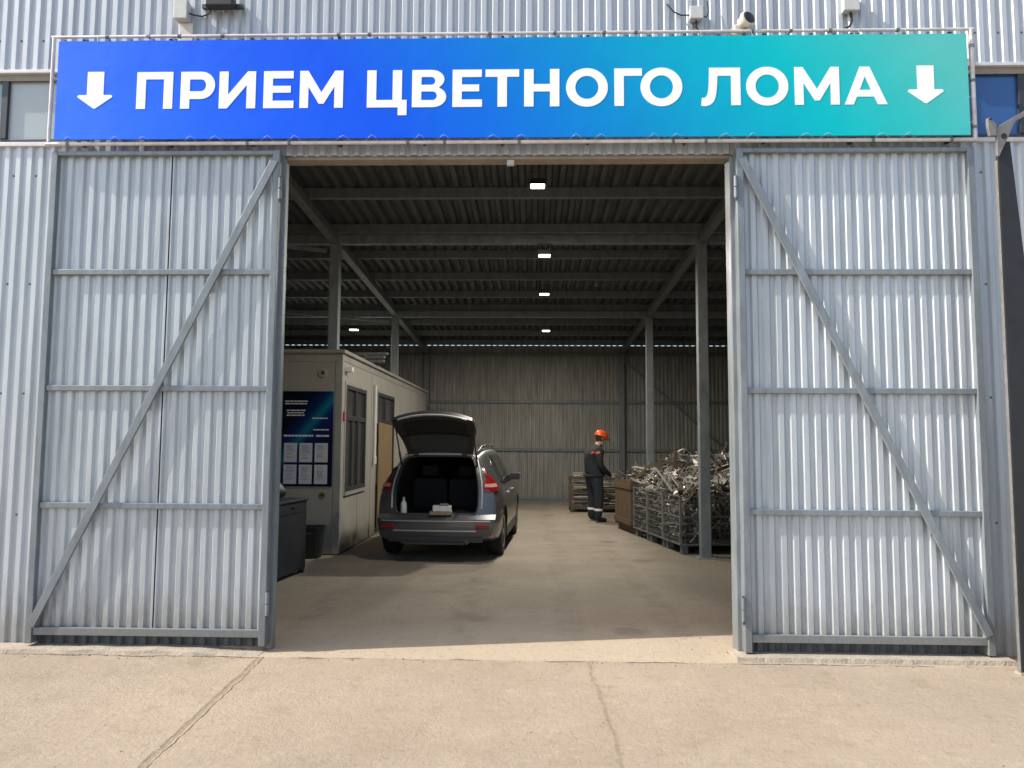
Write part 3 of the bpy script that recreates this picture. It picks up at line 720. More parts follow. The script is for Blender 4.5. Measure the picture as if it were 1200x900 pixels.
MB().box(CX+.0125, CX+.03, 10.63, 10.70, 1.88, 2.02).build('alarm_box', M['redsmall'], C, bevel=.004)
# plywood board in front of window 2
tag(MB().prism([(12.98, .10), (12.98, 1.93), (14.2, 1.90), (14.2, .10)], CX+.035, CX+.055, 'x').build('plywood_board', M['plywood'], bevel=.002), 'ochre plywood board leaning against the cabin side behind the car', 'board')
# profiles on the cabin roof
for k, (z, xa) in enumerate(((2.96, -2.52), (3.035, -2.52), (3.10, -2.48))):
    y = 12.55+.05*k
    p = MB(); p.box(-4.2, xa, y, y+.09, z-.02, z+.02)
    tag(p.build('metal_profile', M['frame'], bevel=.003), ['lowest long grey metal profile lying on the cabin roof', 'middle long grey metal profile stacked on the cabin roof', 'topmost long grey metal profile stacked on the cabin roof'][k], 'metal profile', 'metal profiles on the cabin roof')
for z0, z1 in ((2.9305, 2.9395), (2.981, 3.0145), (3.056, 3.0795)):
    for xa in (-3.9, -2.95):
        tag(MB().box(xa, xa+.1, 12.56, 12.65, z0, z1).build('timber_spacer', M['palewood']), 'small wooden spacer under the metal profiles on the cabin roof', 'spacer', 'spacers under the roof profiles')

# notice board
N_ = thing('notice_board', (-3.19, CY0, .955), 'dark blue information board with six white sheets on the cabin front', 'notice board')
px0, px1, pz0, pz1 = -3.545, -2.822, .955, 2.30; ny = CY0-.022
stops = [(0., srgb(6, 10, 24)), (.40, srgb(6, 12, 34)), (.55, srgb(8, 40, 96)), (.66, srgb(10, 112, 140)), (.74, srgb(8, 40, 100)), (1., srgb(8, 16, 50))]
# diagonal aurora band across the print
bd = MB().box(px0, px1, ny, CY0-.0012, pz0, pz1).build('board', gradient_mat('board_print', stops, .75, -.62, 1.15, .35), N_, bevel=.003)
sh = MB()
pw = .185; gap = .034
for r_ in range(2):
    for c_ in range(3):
        xa = px0+.035+c_*(pw+gap); za = pz0+.035+(1-r_)*.305
        o = MB().box(xa, xa+pw, ny-.004, ny-.0005, za, za+.27).build('paper_sheet', M['paper'], N_)
        ln = MB(); rr = random.Random(r_*3+c_)
        zz = za+.235
        while zz > za+.05:
            ln.box(xa+.025+rr.uniform(0, .02), xa+pw-.025-rr.uniform(0, .05), ny-.0052, ny-.0041, zz, zz+.006); zz -= rr.choice((.014, .018, .03))
        ln.build('print_lines', M['ink'], o)
tl = MB(); rr = random.Random(9)
def words(xa, xb, z, h):
    x = xa
    while x < xb-.01:
        w = min(rr.uniform(.03, .09), xb-x); tl.box(x, x+w, ny-.0015, ny-.0003, z, z+h); x += w+.008
for (xa, xb, z, h) in ((-3.515, -3.19, 2.150, .016), (-3.515, -3.19, 2.115, .016), (-3.49, -3.22, 2.02, .016), (-3.48, -3.24, 1.985, .016), (-3.49, -3.23, 1.95, .016), (-3.10, -2.88, 1.745, .018), (-3.52, -3.10, 1.655, .026), (-3.06, -2.86, 1.655, .026), (-3.12, -2.90, 1.91, .014)): words(xa, xb, z, h)
tl.build('heading_text', M['whiteprint'], N_)

# cabinet, bag, bin
K = thing('metal_cabinet', (-3.16, 8.83, 0), 'dark low steel cabinet just inside the left door', 'cabinet', rotz=math.radians(-7))
MB().box(-.36, .36, -.40, .40, .045, .865).build('cabinet_body', M['cabinet'], K, local=True, bevel=.012)
MB().box(-.375, .375, -.415, .415, .8655, .90).build('cabinet_top', M['cabinet'], K, local=True, bevel=.010)
for sx in (-.32, .32):
    for sy in (-.36, .36): MB().box(sx-.03, sx+.03, sy-.03, sy+.03, 0, .0445).build('cabinet_foot', M['black'], K, local=True)
q = MB(); q.box(.3605, .366, -.33, .33, .74, .745); q.box(.3605, .372, -.02, .06, .80, .82); q.build('door_seam', M['black'], K, local=True)
bg = MB(); bm_pts = []
base = [(-.22, -.16), (.21, -.16), (.22, .16), (-.22, .16)]; mid_ = [(-.20, -.15), (.15, -.14), (.15, .15), (-.2, .15)]; topp = [(-.15, -.08), (.05, -.09), (.06, .10), (-.15, .09)]
vs = [(x, y, 0) for x, y in base]+[(x, y, .14) for x, y in mid_]+[(x, y, .255) for x, y in topp]
bg.add(vs, [(0, 1, 5, 4), (1, 2, 6, 5), (2, 3, 7, 6), (3, 0, 4, 7), (4, 5, 9, 8), (5, 6, 10, 9), (6, 7, 11, 10), (7, 4, 8, 11), (8, 9, 10, 11), (3, 2, 1, 0)])
bgt = thing('black_bag', (-3.05, 8.8, .901), 'black soft bag lying on the dark steel cabinet', 'bag', rotz=.1)
o = bg.build('bag_body', M['black'], bgt, local=True, smooth=True, angle=80); md = o.modifiers.new('s', 'SUBSURF'); md.levels = md.render_levels = 2
q = MB(); q.tube([(-.08, -.02, .24), (-.06, -.02, .31), (.0, -.02, .33), (.05, -.01, .24)], .011, 8); q.build('strap', M['blackrough'], bgt, local=True, smooth=True)
bn = thing('waste_bin', (-3.03, 10.32, 0), 'black plastic waste bin in front of the cabin corner', 'bin')
q = MB()
def rrect(w, d, r, n=4):
    o = []
    for cx, cy, a in ((w/2-r, d/2-r, 0), (-w/2+r, d/2-r, 90), (-w/2+r, -d/2+r, 180), (w/2-r, -d/2+r, 270)):
        for i in range(n+1):
            t_ = math.radians(a+90*i/n); o.append((cx+r*math.cos(t_), cy+r*math.sin(t_)))
    return o
rings = [(.26, .22, 0), (.33, .28, .40), (.355, .30, .40), (.355, .30, .43), (.335, .28, .43), (.315, .265, .41), (.25, .21, .02)]
vs = []; nn = 20
for w, d_, z in rings: vs += [(x, y, z) for x, y in rrect(w, d_, .05)]
fs = [(i*nn+k, i*nn+(k+1) % nn, (i+1)*nn+(k+1) % nn, (i+1)*nn+k) for i in range(len(rings)-1) for k in range(nn)]
fs += [tuple(range(nn)), tuple(range((len(rings)-1)*nn, len(rings)*nn))]
q.add(vs, fs); q.build('bin_body', M['black'], bn, local=True, smooth=True)
MB().box(-.05, .05, -.152, -.145, .33, .36).build('handle_slot', M['trim'], bn, local=True)

# ------------------------------------------------------------------ car
CAR = thing('parked_car', (-1.245, 10.86, 0), 'dark grey SUV seen from behind with its tailgate raised, parked beside the cabin', 'car', rotz=math.radians(-3.0))
STN = [(-0.85, 0.8, 0.3, 0.93, 0.53, 1.4), (-0.72, 0.84, 0.26, 0.94, 0.5599, 1.43), (-0.45, 0.862, 0.22, 0.95, 0.585, 1.462), (-0.15, 0.872, 0.2, 0.95, 0.595, 1.482), (0.3, 0.874, 0.19, 0.945, 0.605, 1.497), (0.8, 0.872, 0.19, 0.94, 0.61, 1.503), (1.3, 0.8701, 0.19, 0.935, 0.61, 1.497), (1.65, 0.8701, 0.19, 0.93, 0.5999, 1.475), (2.1, 0.8701, 0.19, 0.925, 0.565, 1.27), (2.55, 0.8701, 0.2, 0.92, 0.6, 1.03), (2.75, 0.865, 0.2, 0.9, 0.6299, 0.97), (3.1, 0.84, 0.22, 0.86, 0.62, 0.91), (3.28, 0.78, 0.26, 0.76, 0.52, 0.8), (3.35, 0.72, 0.3, 0.66, 0.42, 0.68)]
def stn(y):
    y = max(STN[0][0], min(STN[-1][0], y))
    for a, c in zip(STN, STN[1:]):
        if a[0] <= y <= c[0]:
            t = (y-a[0])/(c[0]-a[0]); return [a[i]+(c[i]-a[i])*t for i in range(6)]
def sec(y):
    _, w, zb, zt, wr, zr = stn(y)
    g_ = zr-.075-zt
    L = [(0, zb), (.5*w, zb), (.84*w, zb+.012), (.945*w, zb+.06), (.985*w, zb+.17), (w, zb+(zt-zb)*.42), (1.0*w, zb+(zt-zb)*.60), (.995*w, zb+(zt-zb)*.74), (.978*w, zb+(zt-zb)*.88), (.945*w, zt)]
    xb = .945*w; xr = min(wr, xb*.9)
    for t in (.25, .5, .75, 1.): L.append((xb+(xr-xb)*(t**1.15), zt+max(.02, g_)*t))
    z3 = L[-1][1]
    L += [(xr-.035, z3+.038), (xr-.10, z3+.064), (xr*.5, z3+.084), (0, z3+.09)]
    return L
def shear(y, x, z):
    f_ = max(0., 1-(y+.85)/1.0)
    KT = [(0, 0.0), (.30, .03), (.40, .0), (.57, .0), (.625, .085), (.70, .10), (.95, .14), (1.2, .25), (1.4, .40), (1.6, .46)]
    for a, c in zip(KT, KT[1:]):
        if a[0] <= z <= c[0]: kz = a[1]+(c[1]-a[1])*(z-a[0])/(c[0]-a[0]); break
    else: kz = .46
    return y+f_*(kz+.11*(abs(x)/.85)**5)
def body_mesh():
    vs = []; fs = []
    ys = [-.85, -.80, -.72, -.6, -.45, -.3, -.15, .05, .3, .55, .8, 1.05, 1.3, 1.5, 1.65, 1.85, 2.1, 2.3, 2.55, 2.65, 2.75, 2.95, 3.1, 3.2, 3.28, 3.35]
    NP = None
    for y in ys:
        L = sec(y)
        # densify vertically on the rear so the shear profile is followed
        LL = []
        for (x0, z0), (x1, z1) in zip(L, L[1:]):
            LL.append((x0, z0)); LL.append(((x0+x1)/2, (z0+z1)/2))
        LL.append(L[-1])
        ring = [(x, z) for x, z in LL]+[(-x, z) for x, z in reversed(LL[1:-1])]
        NP = len(ring)
        vs += [(x, shear(y, x, z), z) for x, z in ring]
    for i in range(len(ys)-1):
        for k in range(NP): fs.append((i*NP+k, i*NP+(k+1) % NP, (i+1)*NP+(k+1) % NP, (i+1)*NP+k))
    # caps: rows between left and right
    half = (NP+2)//2
    for base, yy, fl in ((0, ys[0], 1), ((len(ys)-1)*NP, ys[-1], -1)):
        cols = [.8, .55, .25, 0, -.25, -.55, -.8]
        rows = []
        for k in range(half):
            x, _, z = vs[base+k]
            li = base+k; ri = base+(NP-k) % NP
            if k in (0, half-1): rows.append([li]*(len(cols)+2)); continue
            r_ = [li]
            for c_ in cols:
                xx = x*c_; vs.append((xx, shear(yy, xx, z) if fl == 1 else yy+.06*(1-c_*c_)*.5, z)); r_.append(len(vs)-1)
            rows.append(r_+[ri])
        for a, c in zip(rows, rows[1:]):
            for j in range(len(a)-1):
                q_ = [a[j], a[j+1], c[j+1], c[j]]; u = []
                for t_ in q_:
                    if t_ not in u: u.append(t_)
                if len(u) >= 3: fs.append(tuple(u))
    return vs, fs
vs, fs = body_mesh()
bb = MB(); bb.add(vs, fs)
body = bb.build('body', [M['carpaint'], M['interior']], None, smooth=False)
OPEN = [(.50, .625), (.545, .66), (.562, .74), (.566, .90), (.552, 1.05), (.505, 1.25), (.465, 1.345), (.425, 1.378), (.30, 1.392)]
op = OPEN+[(-x, z) for x, z in reversed(OPEN)]
cut = MB(); cut.prism(op, -1.4, 1.45, 'y', 1)
for yy in (0, 2.5):
    for s_ in (-1, 1): cut.lathe([(.375, 0), (.375, .45)] if s_ > 0 else [(.375, -.45), (.375, 0)], 40, 'x', (s_*.60, yy, .325), 1)
cutter = cut.build('cutter', [M['carpaint'], M['interior']], None)
md = body.modifiers.new('cut', 'BOOLEAN'); md.operation = 'DIFFERENCE'; md.solver = 'EXACT'; md.object = cutter; md.use_self = True
dg = bpy.context.evaluated_depsgraph_get(); dg.update()
me = bpy.data.meshes.new_from_object(body.evaluated_get(dg)); bpy.data.objects.remove(body); bpy.data.objects.remove(cutter)
me.polygons.foreach_set('use_smooth', [True]*len(me.polygons)); me.set_sharp_from_angle(angle=math.radians(32)); me.name = 'body'
body = bpy.data.objects.new('body', me); COL.objects.link(body); body.parent = CAR
def xat(y, z):
    L = sec(y)
    for (xa, za), (xb, zb) in zip(L[1:], L[2:]):
        if za <= z <= zb: return xa+(xb-xa)*(z-za)/max(1e-6, zb-za)
    return L[-2][0]
# side glass
for s_ in (1, -1):
    for (ya_, yb2, za0, za1, zb0, zb1) in ((-.18, .14, 1.06, .985, 1.27, 1.40), (.20, .95, .98, .975, 1.40, 1.415), (1.03, 1.95, .975, .97, 1.415, 1.30)):
        q = MB(); nx_, nz_ = 6, 5; pts = []
        for th in (.007, -.01):
            for i in range(nx_+1):
                y = ya_+(yb2-ya_)*i/nx_; t_ = i/nx_
                z0 = za0+(za1-za0)*t_; z1 = zb0+(zb1-zb0)*t_
                if yb2 > 1.9: z1 = min(z1, sec(y)[13][1]-.02)
                for j in range(nz_+1):
                    z = z0+(z1-z0)*j/nz_; x = xat(y, z)+th
                    pts.append((s_*x, shear(y, x, z), z))
        R_ = nz_+1; off = (nx_+1)*R_; ff = []
        for i in range(nx_):
            for j in range(nz_):
                a = i*R_+j; ff += [(a, a+1, a+R_+1, a+R_), (off+a, off+a+R_, off+a+R_+1, off+a+1)]
        for i in range(nx_):
            for j in (0, nz_): a = i*R_+j; ff.append((a, a+R_, off+a+R_, off+a))
        for j in range(nz_):
            for i in (0, nx_): a = i*R_+j; ff.append((a, a+1, off+a+1, off+a))
        q.add(pts, ff); q.build('side_window', M['glass'], CAR, local=True, smooth=True)
    # roof rail, mirror, handles
    q = MB(); q.tube([(s_*.50, -.30, 1.455), (s_*.535, -.15, 1.53), (s_*.54, .4, 1.545), (s_*.54, 1.2, 1.545), (s_*.53, 1.45, 1.49)], .013, 8); q.build('roof_rail', M['carpaint'], CAR, local=True, smooth=True)
    q = MB(); q.add([(s_*.74, 1.72, .975), (s_*.965, 1.66, .98), (s_*.975, 1.66, 1.10), (s_*.80, 1.70, 1.09), (s_*.74, 1.84, .98), (s_*.95, 1.78, .99), (s_*.95, 1.78, 1.085), (s_*.80, 1.82, 1.08)], [(0, 1, 2, 3), (4, 7, 6, 5), (0, 4, 5, 1), (1, 5, 6, 2), (2, 6, 7, 3), (3, 7, 4, 0)])
    q.build('mirror', M['trim'], CAR, local=True, bevel=.02)
    for yh in (.28, 1.15):
        q = MB(); x = xat(yh, .86); q.tube([(s_*(x+.005), yh, .86), (s_*(x+.03), yh+.03, .862), (s_*(x+.03), yh+.15, .862), (s_*(x+.005), yh+.18, .86)], .012, 8); q.build('door_handle', M['highlight_and_handle'], CAR, local=True, smooth=True)
    # dark sill trim
    q = MB(); pts = []
    q.prism([(-.0, 0), (.02, 0), (.02, .14), (0, .14)], .42, 2.08, 'y'); q.v = [(s_*(.842+x), y, .215+z) for x, y, z in q.v]; q.build('sill_trim', M['trim'], CAR, local=True, bevel=.006)
# tail lights : patch that wraps the rear corner
def corner(s_, u):   # u 0..1 from rear face to side, at height z
    pass
for s_ in (1, -1):
    def lens(name, rows, material, out):
        q = MB(); pts = []
        # rows: list of (z, xin, yside)  -> path on the body surface from x=xin on rear to side y=yside
        nU = 8
        for th in (out, out-.03):
            for (z, xin, ysd) in rows:
                xo = xat(-.85, z)
                for i in range(nU+1):
                    t_ = i/nU
                    if t_ < .6:
                        x = xin+(xo-xin)*(t_/.6); y0 = -.85
                    else:
                        y0 = -.85+(ysd+.85)*((t_-.6)/.4); x = xat(y0, z)
                    yy = shear(y0, x, z); nrm = Vector((max(0, (t_-.35)/.65), -(1-max(0, (t_-.45)/.6)), 0)).normalized()
                    pts.append((s_*(x+nrm.x*th), yy+nrm.y*th, z))
        nR = len(rows); K_ = nU+1; off = nR*K_; ff = []
        for r_ in range(nR-1):
            for i in range(nU):
                a = r_*K_+i; ff += [(a, a+1, a+K_+1, a+K_), (off+a, off+a+K_, off+a+K_+1, off+a+1)]
        for i in range(nU):
            for r_ in (0, nR-1): a = r_*K_+i; ff.append((a, a+1, off+a+1, off+a))
        for r_ in range(nR-1):
            for i in (0, nU): a = r_*K_+i; ff.append((a, a+K_, off+a+K_, off+a))
        q.add(pts, ff); return q
    rows = [(.925, .645, -.66), (.945, .635, -.60), (1.0, .632, -.57), (1.06, .64, -.59), (1.085, .655, -.66), (1.12, .672, -.76), (1.18, .652, -.80), (1.24, .628, -.82)]
    tlm = lens('taillight', rows, M['red'], .016).build('taillight', M['red'], CAR, local=True, smooth=True)
    lens('clear', [(.985, .645, -.66), (.995, .645, -.65), (1.02, .647, -.66), (1.03, .65, -.67)], M['redpale'], .021).build('clear_strip', M['redpale'], tlm, local=True, smooth=True)
    q = MB(); q.box(.55, .72, -.875, -.80, .445, .50); q.v = [(s_*x, y+.11*(x-.5)**1.3, z) for x, y, z in q.v]; q.build('reflector', M['redrefl'], CAR, local=True, bevel=.008)
    q = MB(); q.lathe([(.036, -.84), (.036, -.55), (.028, -.55), (.028, -.80)], 18, 'y', (s_*.43, -.005, .275)); q.build('exhaust_tip', M['chrome'], CAR, local=True, smooth=True)
    # tailgate strut
    q = MB(); q.tube([(s_*.525, -.50, 1.22), (s_*.522, -.95, 1.755)], .010, 8); q.tube([(s_*.525, -.50, 1.22), (s_*.524, -.70, 1.455)], .015, 8); q.build('gas_strut', M['trim'], CAR, local=True, smooth=True)
# wheels
def wheel(x, y, s_):
    t0 = MB(); t0.lathe([(.215, -.10), (.30, -.105), (.322, -.085), (.33, -.05), (.33, .05), (.322, .085), (.30, .105), (.215, .10)], 40, 'x', (x, y, .33))
    w = t0.build('wheel', M['tyre'], CAR, local=True, smooth=True)
    r_ = MB(); xo = x+s_*.07
    r_.lathe([(.225, -.02), (.225, .035), (.20, .03), (.195, -.01)], 36, 'x', (xo, y, .33))
    r_.lathe([(.055, -.01), (.05, .03), (.02, .034)] if s_ > 0 else [(.055, .01), (.05, -.03), (.02, -.034)], 16, 'x', (xo, y, .33))
    for k in range(5):
        a = 2*PI*k/5+.3
        for e in (-.12, .12): r_.bar((xo+s_*.015, y+.04*math.cos(a), .33+.04*math.sin(a)), (xo+s_*.012, y+.205*math.cos(a+e), .33+.205*math.sin(a+e)), .022, .026, (1, 0, 0))
    r_.build('rim', M['rim'], w, local=True, smooth=True)
    MB().lathe([(.19, -.05), (.19, .0)], 24, 'x', (x+s_*.01, y, .33)).build('brake_disc', M['trim'], w, local=True)
for s_ in (1, -1):
    for y in (0, 2.5): wheel(s_*.742, y, s_)
# rear bumper trims; the pale strips paint highlights on its creases
def rear_strip(z0, z1, xm, out, thick=.02, n=20, flare=.0):
    q = MB(); pts = []
    for th in (out, out-thick):
        for z in (z0, z1):
            for i in range(n+1):
                x = -xm+2*xm*i/n; pts.append((x, shear(-.85, x, z)-th, z))
    K_ = n+1; ff = []
    for i in range(n):
        ff += [(i, i+1, K_+i+1, K_+i), (2*K_+i, 3*K_+i, 3*K_+i+1, 2*K_+i+1), (i, 2*K_+i, 2*K_+i+1, i+1), (K_+i, K_+i+1, 3*K_+i+1, 3*K_+i)]
    ff += [(0, K_, 3*K_, 2*K_), (n, 2*K_+n, 3*K_+n, K_+n)]
    q.add(pts, ff); return q
rear_strip(.262, .335, .64, .014, .05).build('bumper_valance', M['trim'], CAR, local=True, bevel=.006)
rear_strip(.405, .422, .56, .012, .03).build('bumper_highlight', M['highlight_and_handle'], CAR, local=True, bevel=.004)
rear_strip(.530, .548, .74, .010, .03).build('crease_highlight', M['highlight_and_handle'], CAR, local=True, bevel=.008)
q = MB(); q.box(-.40, .40, -.88, -.70, .235, .262); q.build('skid_plate', M['trim'], CAR, local=True, bevel=.006)
# load sill, opening frame
q = MB(); pts = [(x, shear(-.85, x, z)-.004, z) for x, z in op]
q.tube(pts+[pts[0]], .011, 8); q.build('opening_seal', M['trim'], CAR, local=True, smooth=True)
OUT2 = [(.61, .70), (.615, .90), (.60, 1.05), (.553, 1.25), (.512, 1.36), (.46, 1.405), (.30, 1.42)]
q = MB(); o2 = OUT2+[(-x, z) for x, z in reversed(OUT2)]; q.tube([(x, shear(-.85, x, z)-.004, z) for x, z in o2], .012, 8); q.build('opening_frame', M['frame_and_lip_highlight'], CAR, local=True, smooth=True)
for s_ in (-1, 1):
    MB().box(s_*.34-.035, s_*.34+.035, -.50, -.40, 1.405, 1.44).build('hinge', M['trim'], CAR, local=True, bevel=.005)
# seats inside
for cx, w in ((-.27, .27), (.27, .27)):
    q = MB(); q.box(cx-w+.01, cx+w-.01, .18, .30, .605, 1.06); so_ = q.build('seat', M['interior'], CAR, local=True, bevel=.04)
    MB().box(cx-.12, cx+.12, .2, .29, 1.09, 1.25).build('headrest', M['interior'], so_, local=True, bevel=.03)
MB().box(-.55, .55, -.70, .17, .602, .615).build('boot_floor', M['interior'], CAR, local=True)
# tailgate
def gate_pt(u, x, nrm):
    a = math.radians(34.5); L_ = .84
    base = Vector((0, -.43, 1.425)); d_ = Vector((0, -math.cos(a), math.sin(a))); n_ = Vector((0, math.sin(a), math.cos(a)))
    bulge = .07*math.sin(PI*min(1, u*1.02))-.035*(abs(x)/.55)**3
    p_ = base+d_*(u*L_)+n_*(bulge+nrm)
    return (x, p_.y-.05*(1-(x/.56)**2)*u, p_.z+.075*(1-(x/.56)**2)*u-.02*u)
def gate_w(u):
    for (a, wa), (c, wc) in zip(((0, .455), (.3, .495), (.6, .545), (.85, .55), (1.0001, .53)), ((.3, .495), (.6, .545), (.85, .55), (1.0001, .53))):
        if a <= u <= c: return wa+(wc-wa)*(u-a)/(c-a)
def gate_slab(u0, u1, k, n0, n1, nu=10, nx_=12):
    q = MB(); pts = []
    for nn_ in (n0, n1):
        for i in range(nu+1):
            u = u0+(u1-u0)*i/nu
            for j in range(nx_+1): pts.append(gate_pt(u, gate_w(u)*k*(2*j/nx_-1), nn_))
    K_ = nx_+1; off = (nu+1)*K_; ff = []
    for i in range(nu):
        for j in range(nx_):
            a = i*K_+j; ff += [(a, a+1, a+K_+1, a+K_), (off+a, off+a+K_, off+a+K_+1, off+a+1)]
    for i in range(nu):
        for j in (0, nx_): a = i*K_+j; ff.append((a, a+K_, off+a+K_, off+a))
    for j in range(nx_):
        for i in (0, nu): a = i*K_+j; ff.append((a, a+1, off+a+1, off+a))
    q.add(pts, ff); return q
tg = gate_slab(0, 1, 1, 0, .05).build('tailgate', M['carpaint'], CAR, local=True, smooth=True)
gate_slab(.03, .97, .93, -.012, -.001).build('tailgate_lining', M['trim'], tg, local=True, smooth=True)
gate_slab(.06, .42, .80, -.016, -.0125).build('rear_window', M['gateglass'], tg, local=True, smooth=True)
gate_slab(.44, .47, .86, -.03, -.0125).build('lining_ridge', M['interior'], tg, local=True, smooth=True)
gate_slab(.50, .82, .78, -.024, -.0125).build('lining_panel', M['interior'], tg, local=True, smooth=True)
gate_slab(.965, 1.0, .86, -.014, .0, nu=3).build('lower_lip_highlight', M['frame_and_lip_highlight'], tg, local=True, smooth=True)  # pale tone paints the light caught by the tailgate edge
gate_slab(.01, .035, .82, -.018, -.001, nu=2).build('hinge_strip', M['frame_and_lip_highlight'], tg, local=True, smooth=True)
q = MB(); a_ = Vector(gate_pt(.90, -.03, -.02)); b__ = Vector(gate_pt(.90, .03, -.02)); q.tube([a_+Vector((0, 0, .03)), a_, b__, b__+Vector((0, 0, .03))], .006, 6); q.build('latch', M['chrome'], tg, local=True)
for s_ in (1, -1):
    q = MB(); pts = [gate_pt(u, s_*x, n_) for n_ in (.04, .066) for u in (.60, .78, .90) for x in (.34, .45, .545)]
    ff = []
    for o_ in (0, 9):
        for i in range(2):
            for j in range(2): a = o_+i*3+j; ff.append((a, a+1, a+4, a+3))
    for a, c in ((0, 1), (1, 2), (2, 5), (5, 8), (8, 7), (7, 6), (6, 3), (3, 0)): ff.append((a, c, c+9, a+9))
    q.add(pts, ff); q.build('gate_lamp', M['red'], tg, local=True, smooth=True)
# white package in the boot
bx = thing('boot_package', (-1.22, 10.13, .618), 'white package with small items lying in the open car boot', 'package', rotz=.08)
MB().box(-.15, .15, -.10, .10, 0, .045).build('tray', M['palewood'], bx, local=True, bevel=.004)
MB().box(-.11, .14, -.09, .09, .0455, .12).build('white_box', M['white'], bx, local=True, bevel=.01)
MB().box(-.02, .10, -.06, .06, .1205, .15).build('grey_pack', M['scrap2'], bx, local=True, bevel=.01)
bt = thing('white_bottle', (-1.74, 10.22, .617), 'small white bottle standing at the left of the open boot', 'bottle')
MB().lathe([(.04, 0), (.042, .02), (.042, .14), (.018, .18), (.016, .20)], 14, 'z').build('bottle_body', M['white'], bt, local=True, smooth=True)
MB().lathe([(.019, .2005), (.019, .225)], 12, 'z').build('cap', M['box'], bt, local=True, smooth=True)
# ------------------------------------------------------------------ person
PE = thing('person', (1.30, 15.45, 0), 'person in dark navy workwear and orange helmet bending over a scrap crate', 'person', rotz=math.radians(24))
def skin_mesh(V, E, root=0, sub=2):
    me = bpy.data.meshes.new('t'); me.from_pydata([v[:3] for v in V], E, [])
    o = bpy.data.objects.new('t', me); COL.objects.link(o)
    o.modifiers.new('s', 'SKIN')
    for i, v in enumerate(V):
        d_ = me.skin_vertices[0].data[i]; r = v[3]; d_.radius = tuple(q_*(1.09 if v[2] < 1.5 and (max(r) if isinstance(r, tuple) else r) > .042 else 1) for q_ in (r if isinstance(r, tuple) else (r, r))); d_.use_root = (i == root)
    sb = o.modifiers.new('u', 'SUBSURF'); sb.levels = sb.render_levels = sub
    dg = bpy.context.evaluated_depsgraph_get(); dg.update()
    m2 = bpy.data.meshes.new_from_object(o.evaluated_get(dg)); bpy.data.objects.remove(o)
    return m2
V = []; E_ = []
def vtx(x, y, z, r, parent=None):
    V.append((x, y, z, r)); i = len(V)-1
    if parent is not None: E_.append((parent, i))
    return i
pel = vtx(-.03, 0, .96, (.15, .185))
ab = vtx(-.05, 0, 1.12, (.155, .185), pel)
ch = vtx(-.05, 0, 1.32, (.165, .20), ab)
sh_ = vtx(.01, 0, 1.46, (.105, .14), ch)
nk = vtx(.065, 0, 1.545, .066, sh_)
hd0 = vtx(.105, 0, 1.605, (.074, .068), nk)
hd1 = vtx(.135, 0, 1.70, (.098, .082), hd0)
hd2 = vtx(.135, 0, 1.775, (.08, .07), hd1)
jaw = vtx(.165, 0, 1.605, .042, hd0)
nose = vtx(.235, 0, 1.66, .018, hd1)
for s_ in (1, -1):
    ear = vtx(.12, s_*.085, 1.68, .017, hd1)
    # near arm is y negative (towards the camera)
    a0 = vtx(-.02, s_*.20, 1.43, .088, sh_); a1 = vtx(-.045, s_*.245, 1.28, .078, a0); a2 = vtx(-.02, s_*.255, 1.13, .068, a1)
    a3 = vtx(.12, s_*.21, 1.02, .058, a2); a4 = vtx(.235, s_*.15, .955, .046, a3)
    pm = vtx(.295, s_*.135, .925, (.026, .040), a4); pm2 = vtx(.325, s_*.132, .91, (.020, .038), pm)
    for k, (dy, ln) in enumerate(((-.03, .05), (-.01, .062), (.01, .058), (.028, .046))):
        f0 = vtx(.335, s_*.132+dy, .903, .0105, pm2); f1 = vtx(.335+ln*.6, s_*.132+dy, .885, .010, f0); vtx(.335+ln*.85, s_*.132+dy, .885-ln*.55, .0085, f1)
    t0 = vtx(.30, s_*.135-s_*.045, .915, .0125, pm); vtx(.335, s_*.135-s_*.058, .89, .010, t0)
    h0 = vtx(-.03, s_*.115, .86, .125, pel); h1 = vtx(-.015, s_*.145, .70, .108, h0); kx = .0 if s_ < 0 else .03
    k0 = vtx(kx, s_*.16, .50, .096, h1); k1 = vtx(kx-.02, s_*.165, .32, .092, k0); an = vtx(kx-.03, s_*.165, .13, .084, k1)
    he = vtx(kx-.035, s_*.165, .062, .062, an); ft = vtx(kx+.08, s_*.17, .047, (.046, .055), he); vtx(kx+.165, s_*.175, .040, (.036, .048), ft)
me = skin_mesh(V, E_)
for v in me.vertices: v.co.z = max(v.co.z, 0.002)
me.materials.clear()
for k in ('navy', 'skin', 'band', 'glove', 'boot', 'orangecloth'): me.materials.append(M[k])
for p in me.polygons:
    c = p.center; m_ = 0
    if c.z > 1.555 and c.x > .0: m_ = 1
    elif c.x > .262 and .8 < c.z < 1.0: m_ = 3
    elif c.z < .125: m_ = 4
    elif .235 < c.z < .285: m_ = 2
    elif 1.385 < c.z < 1.42 and c.x < -.03 and abs(c.y) > .07 : m_ = 5
    p.material_index = m_; p.use_smooth = True
me.name = 'body'; o = bpy.data.objects.new('body', me); COL.objects.link(o); o.parent = PE
hm = MB(); prof = [(.137, 0), (.136, .03), (.128, .07), (.105, .105), (.065, .128), (.02, .135)]
vs = []; nn = 24
for r, h in prof:
    for k in range(nn):
        a = 2*PI*k/nn; vs.append((r*1.08*math.cos(a), r*.9*math.sin(a), h))
fs = [(i*nn+k, i*nn+(k+1) % nn, (i+1)*nn+(k+1) % nn, (i+1)*nn+k) for i in range(len(prof)-1) for k in range(nn)]+[tuple(range(5*nn, 6*nn)), tuple(reversed(range(nn)))]
hm.add(vs, fs)
brim = [(.15*1.08*math.cos(2*PI*k/nn)+(.055*max(0, math.cos(2*PI*k/nn))), .15*.9*math.sin(2*PI*k/nn)) for k in range(nn)]
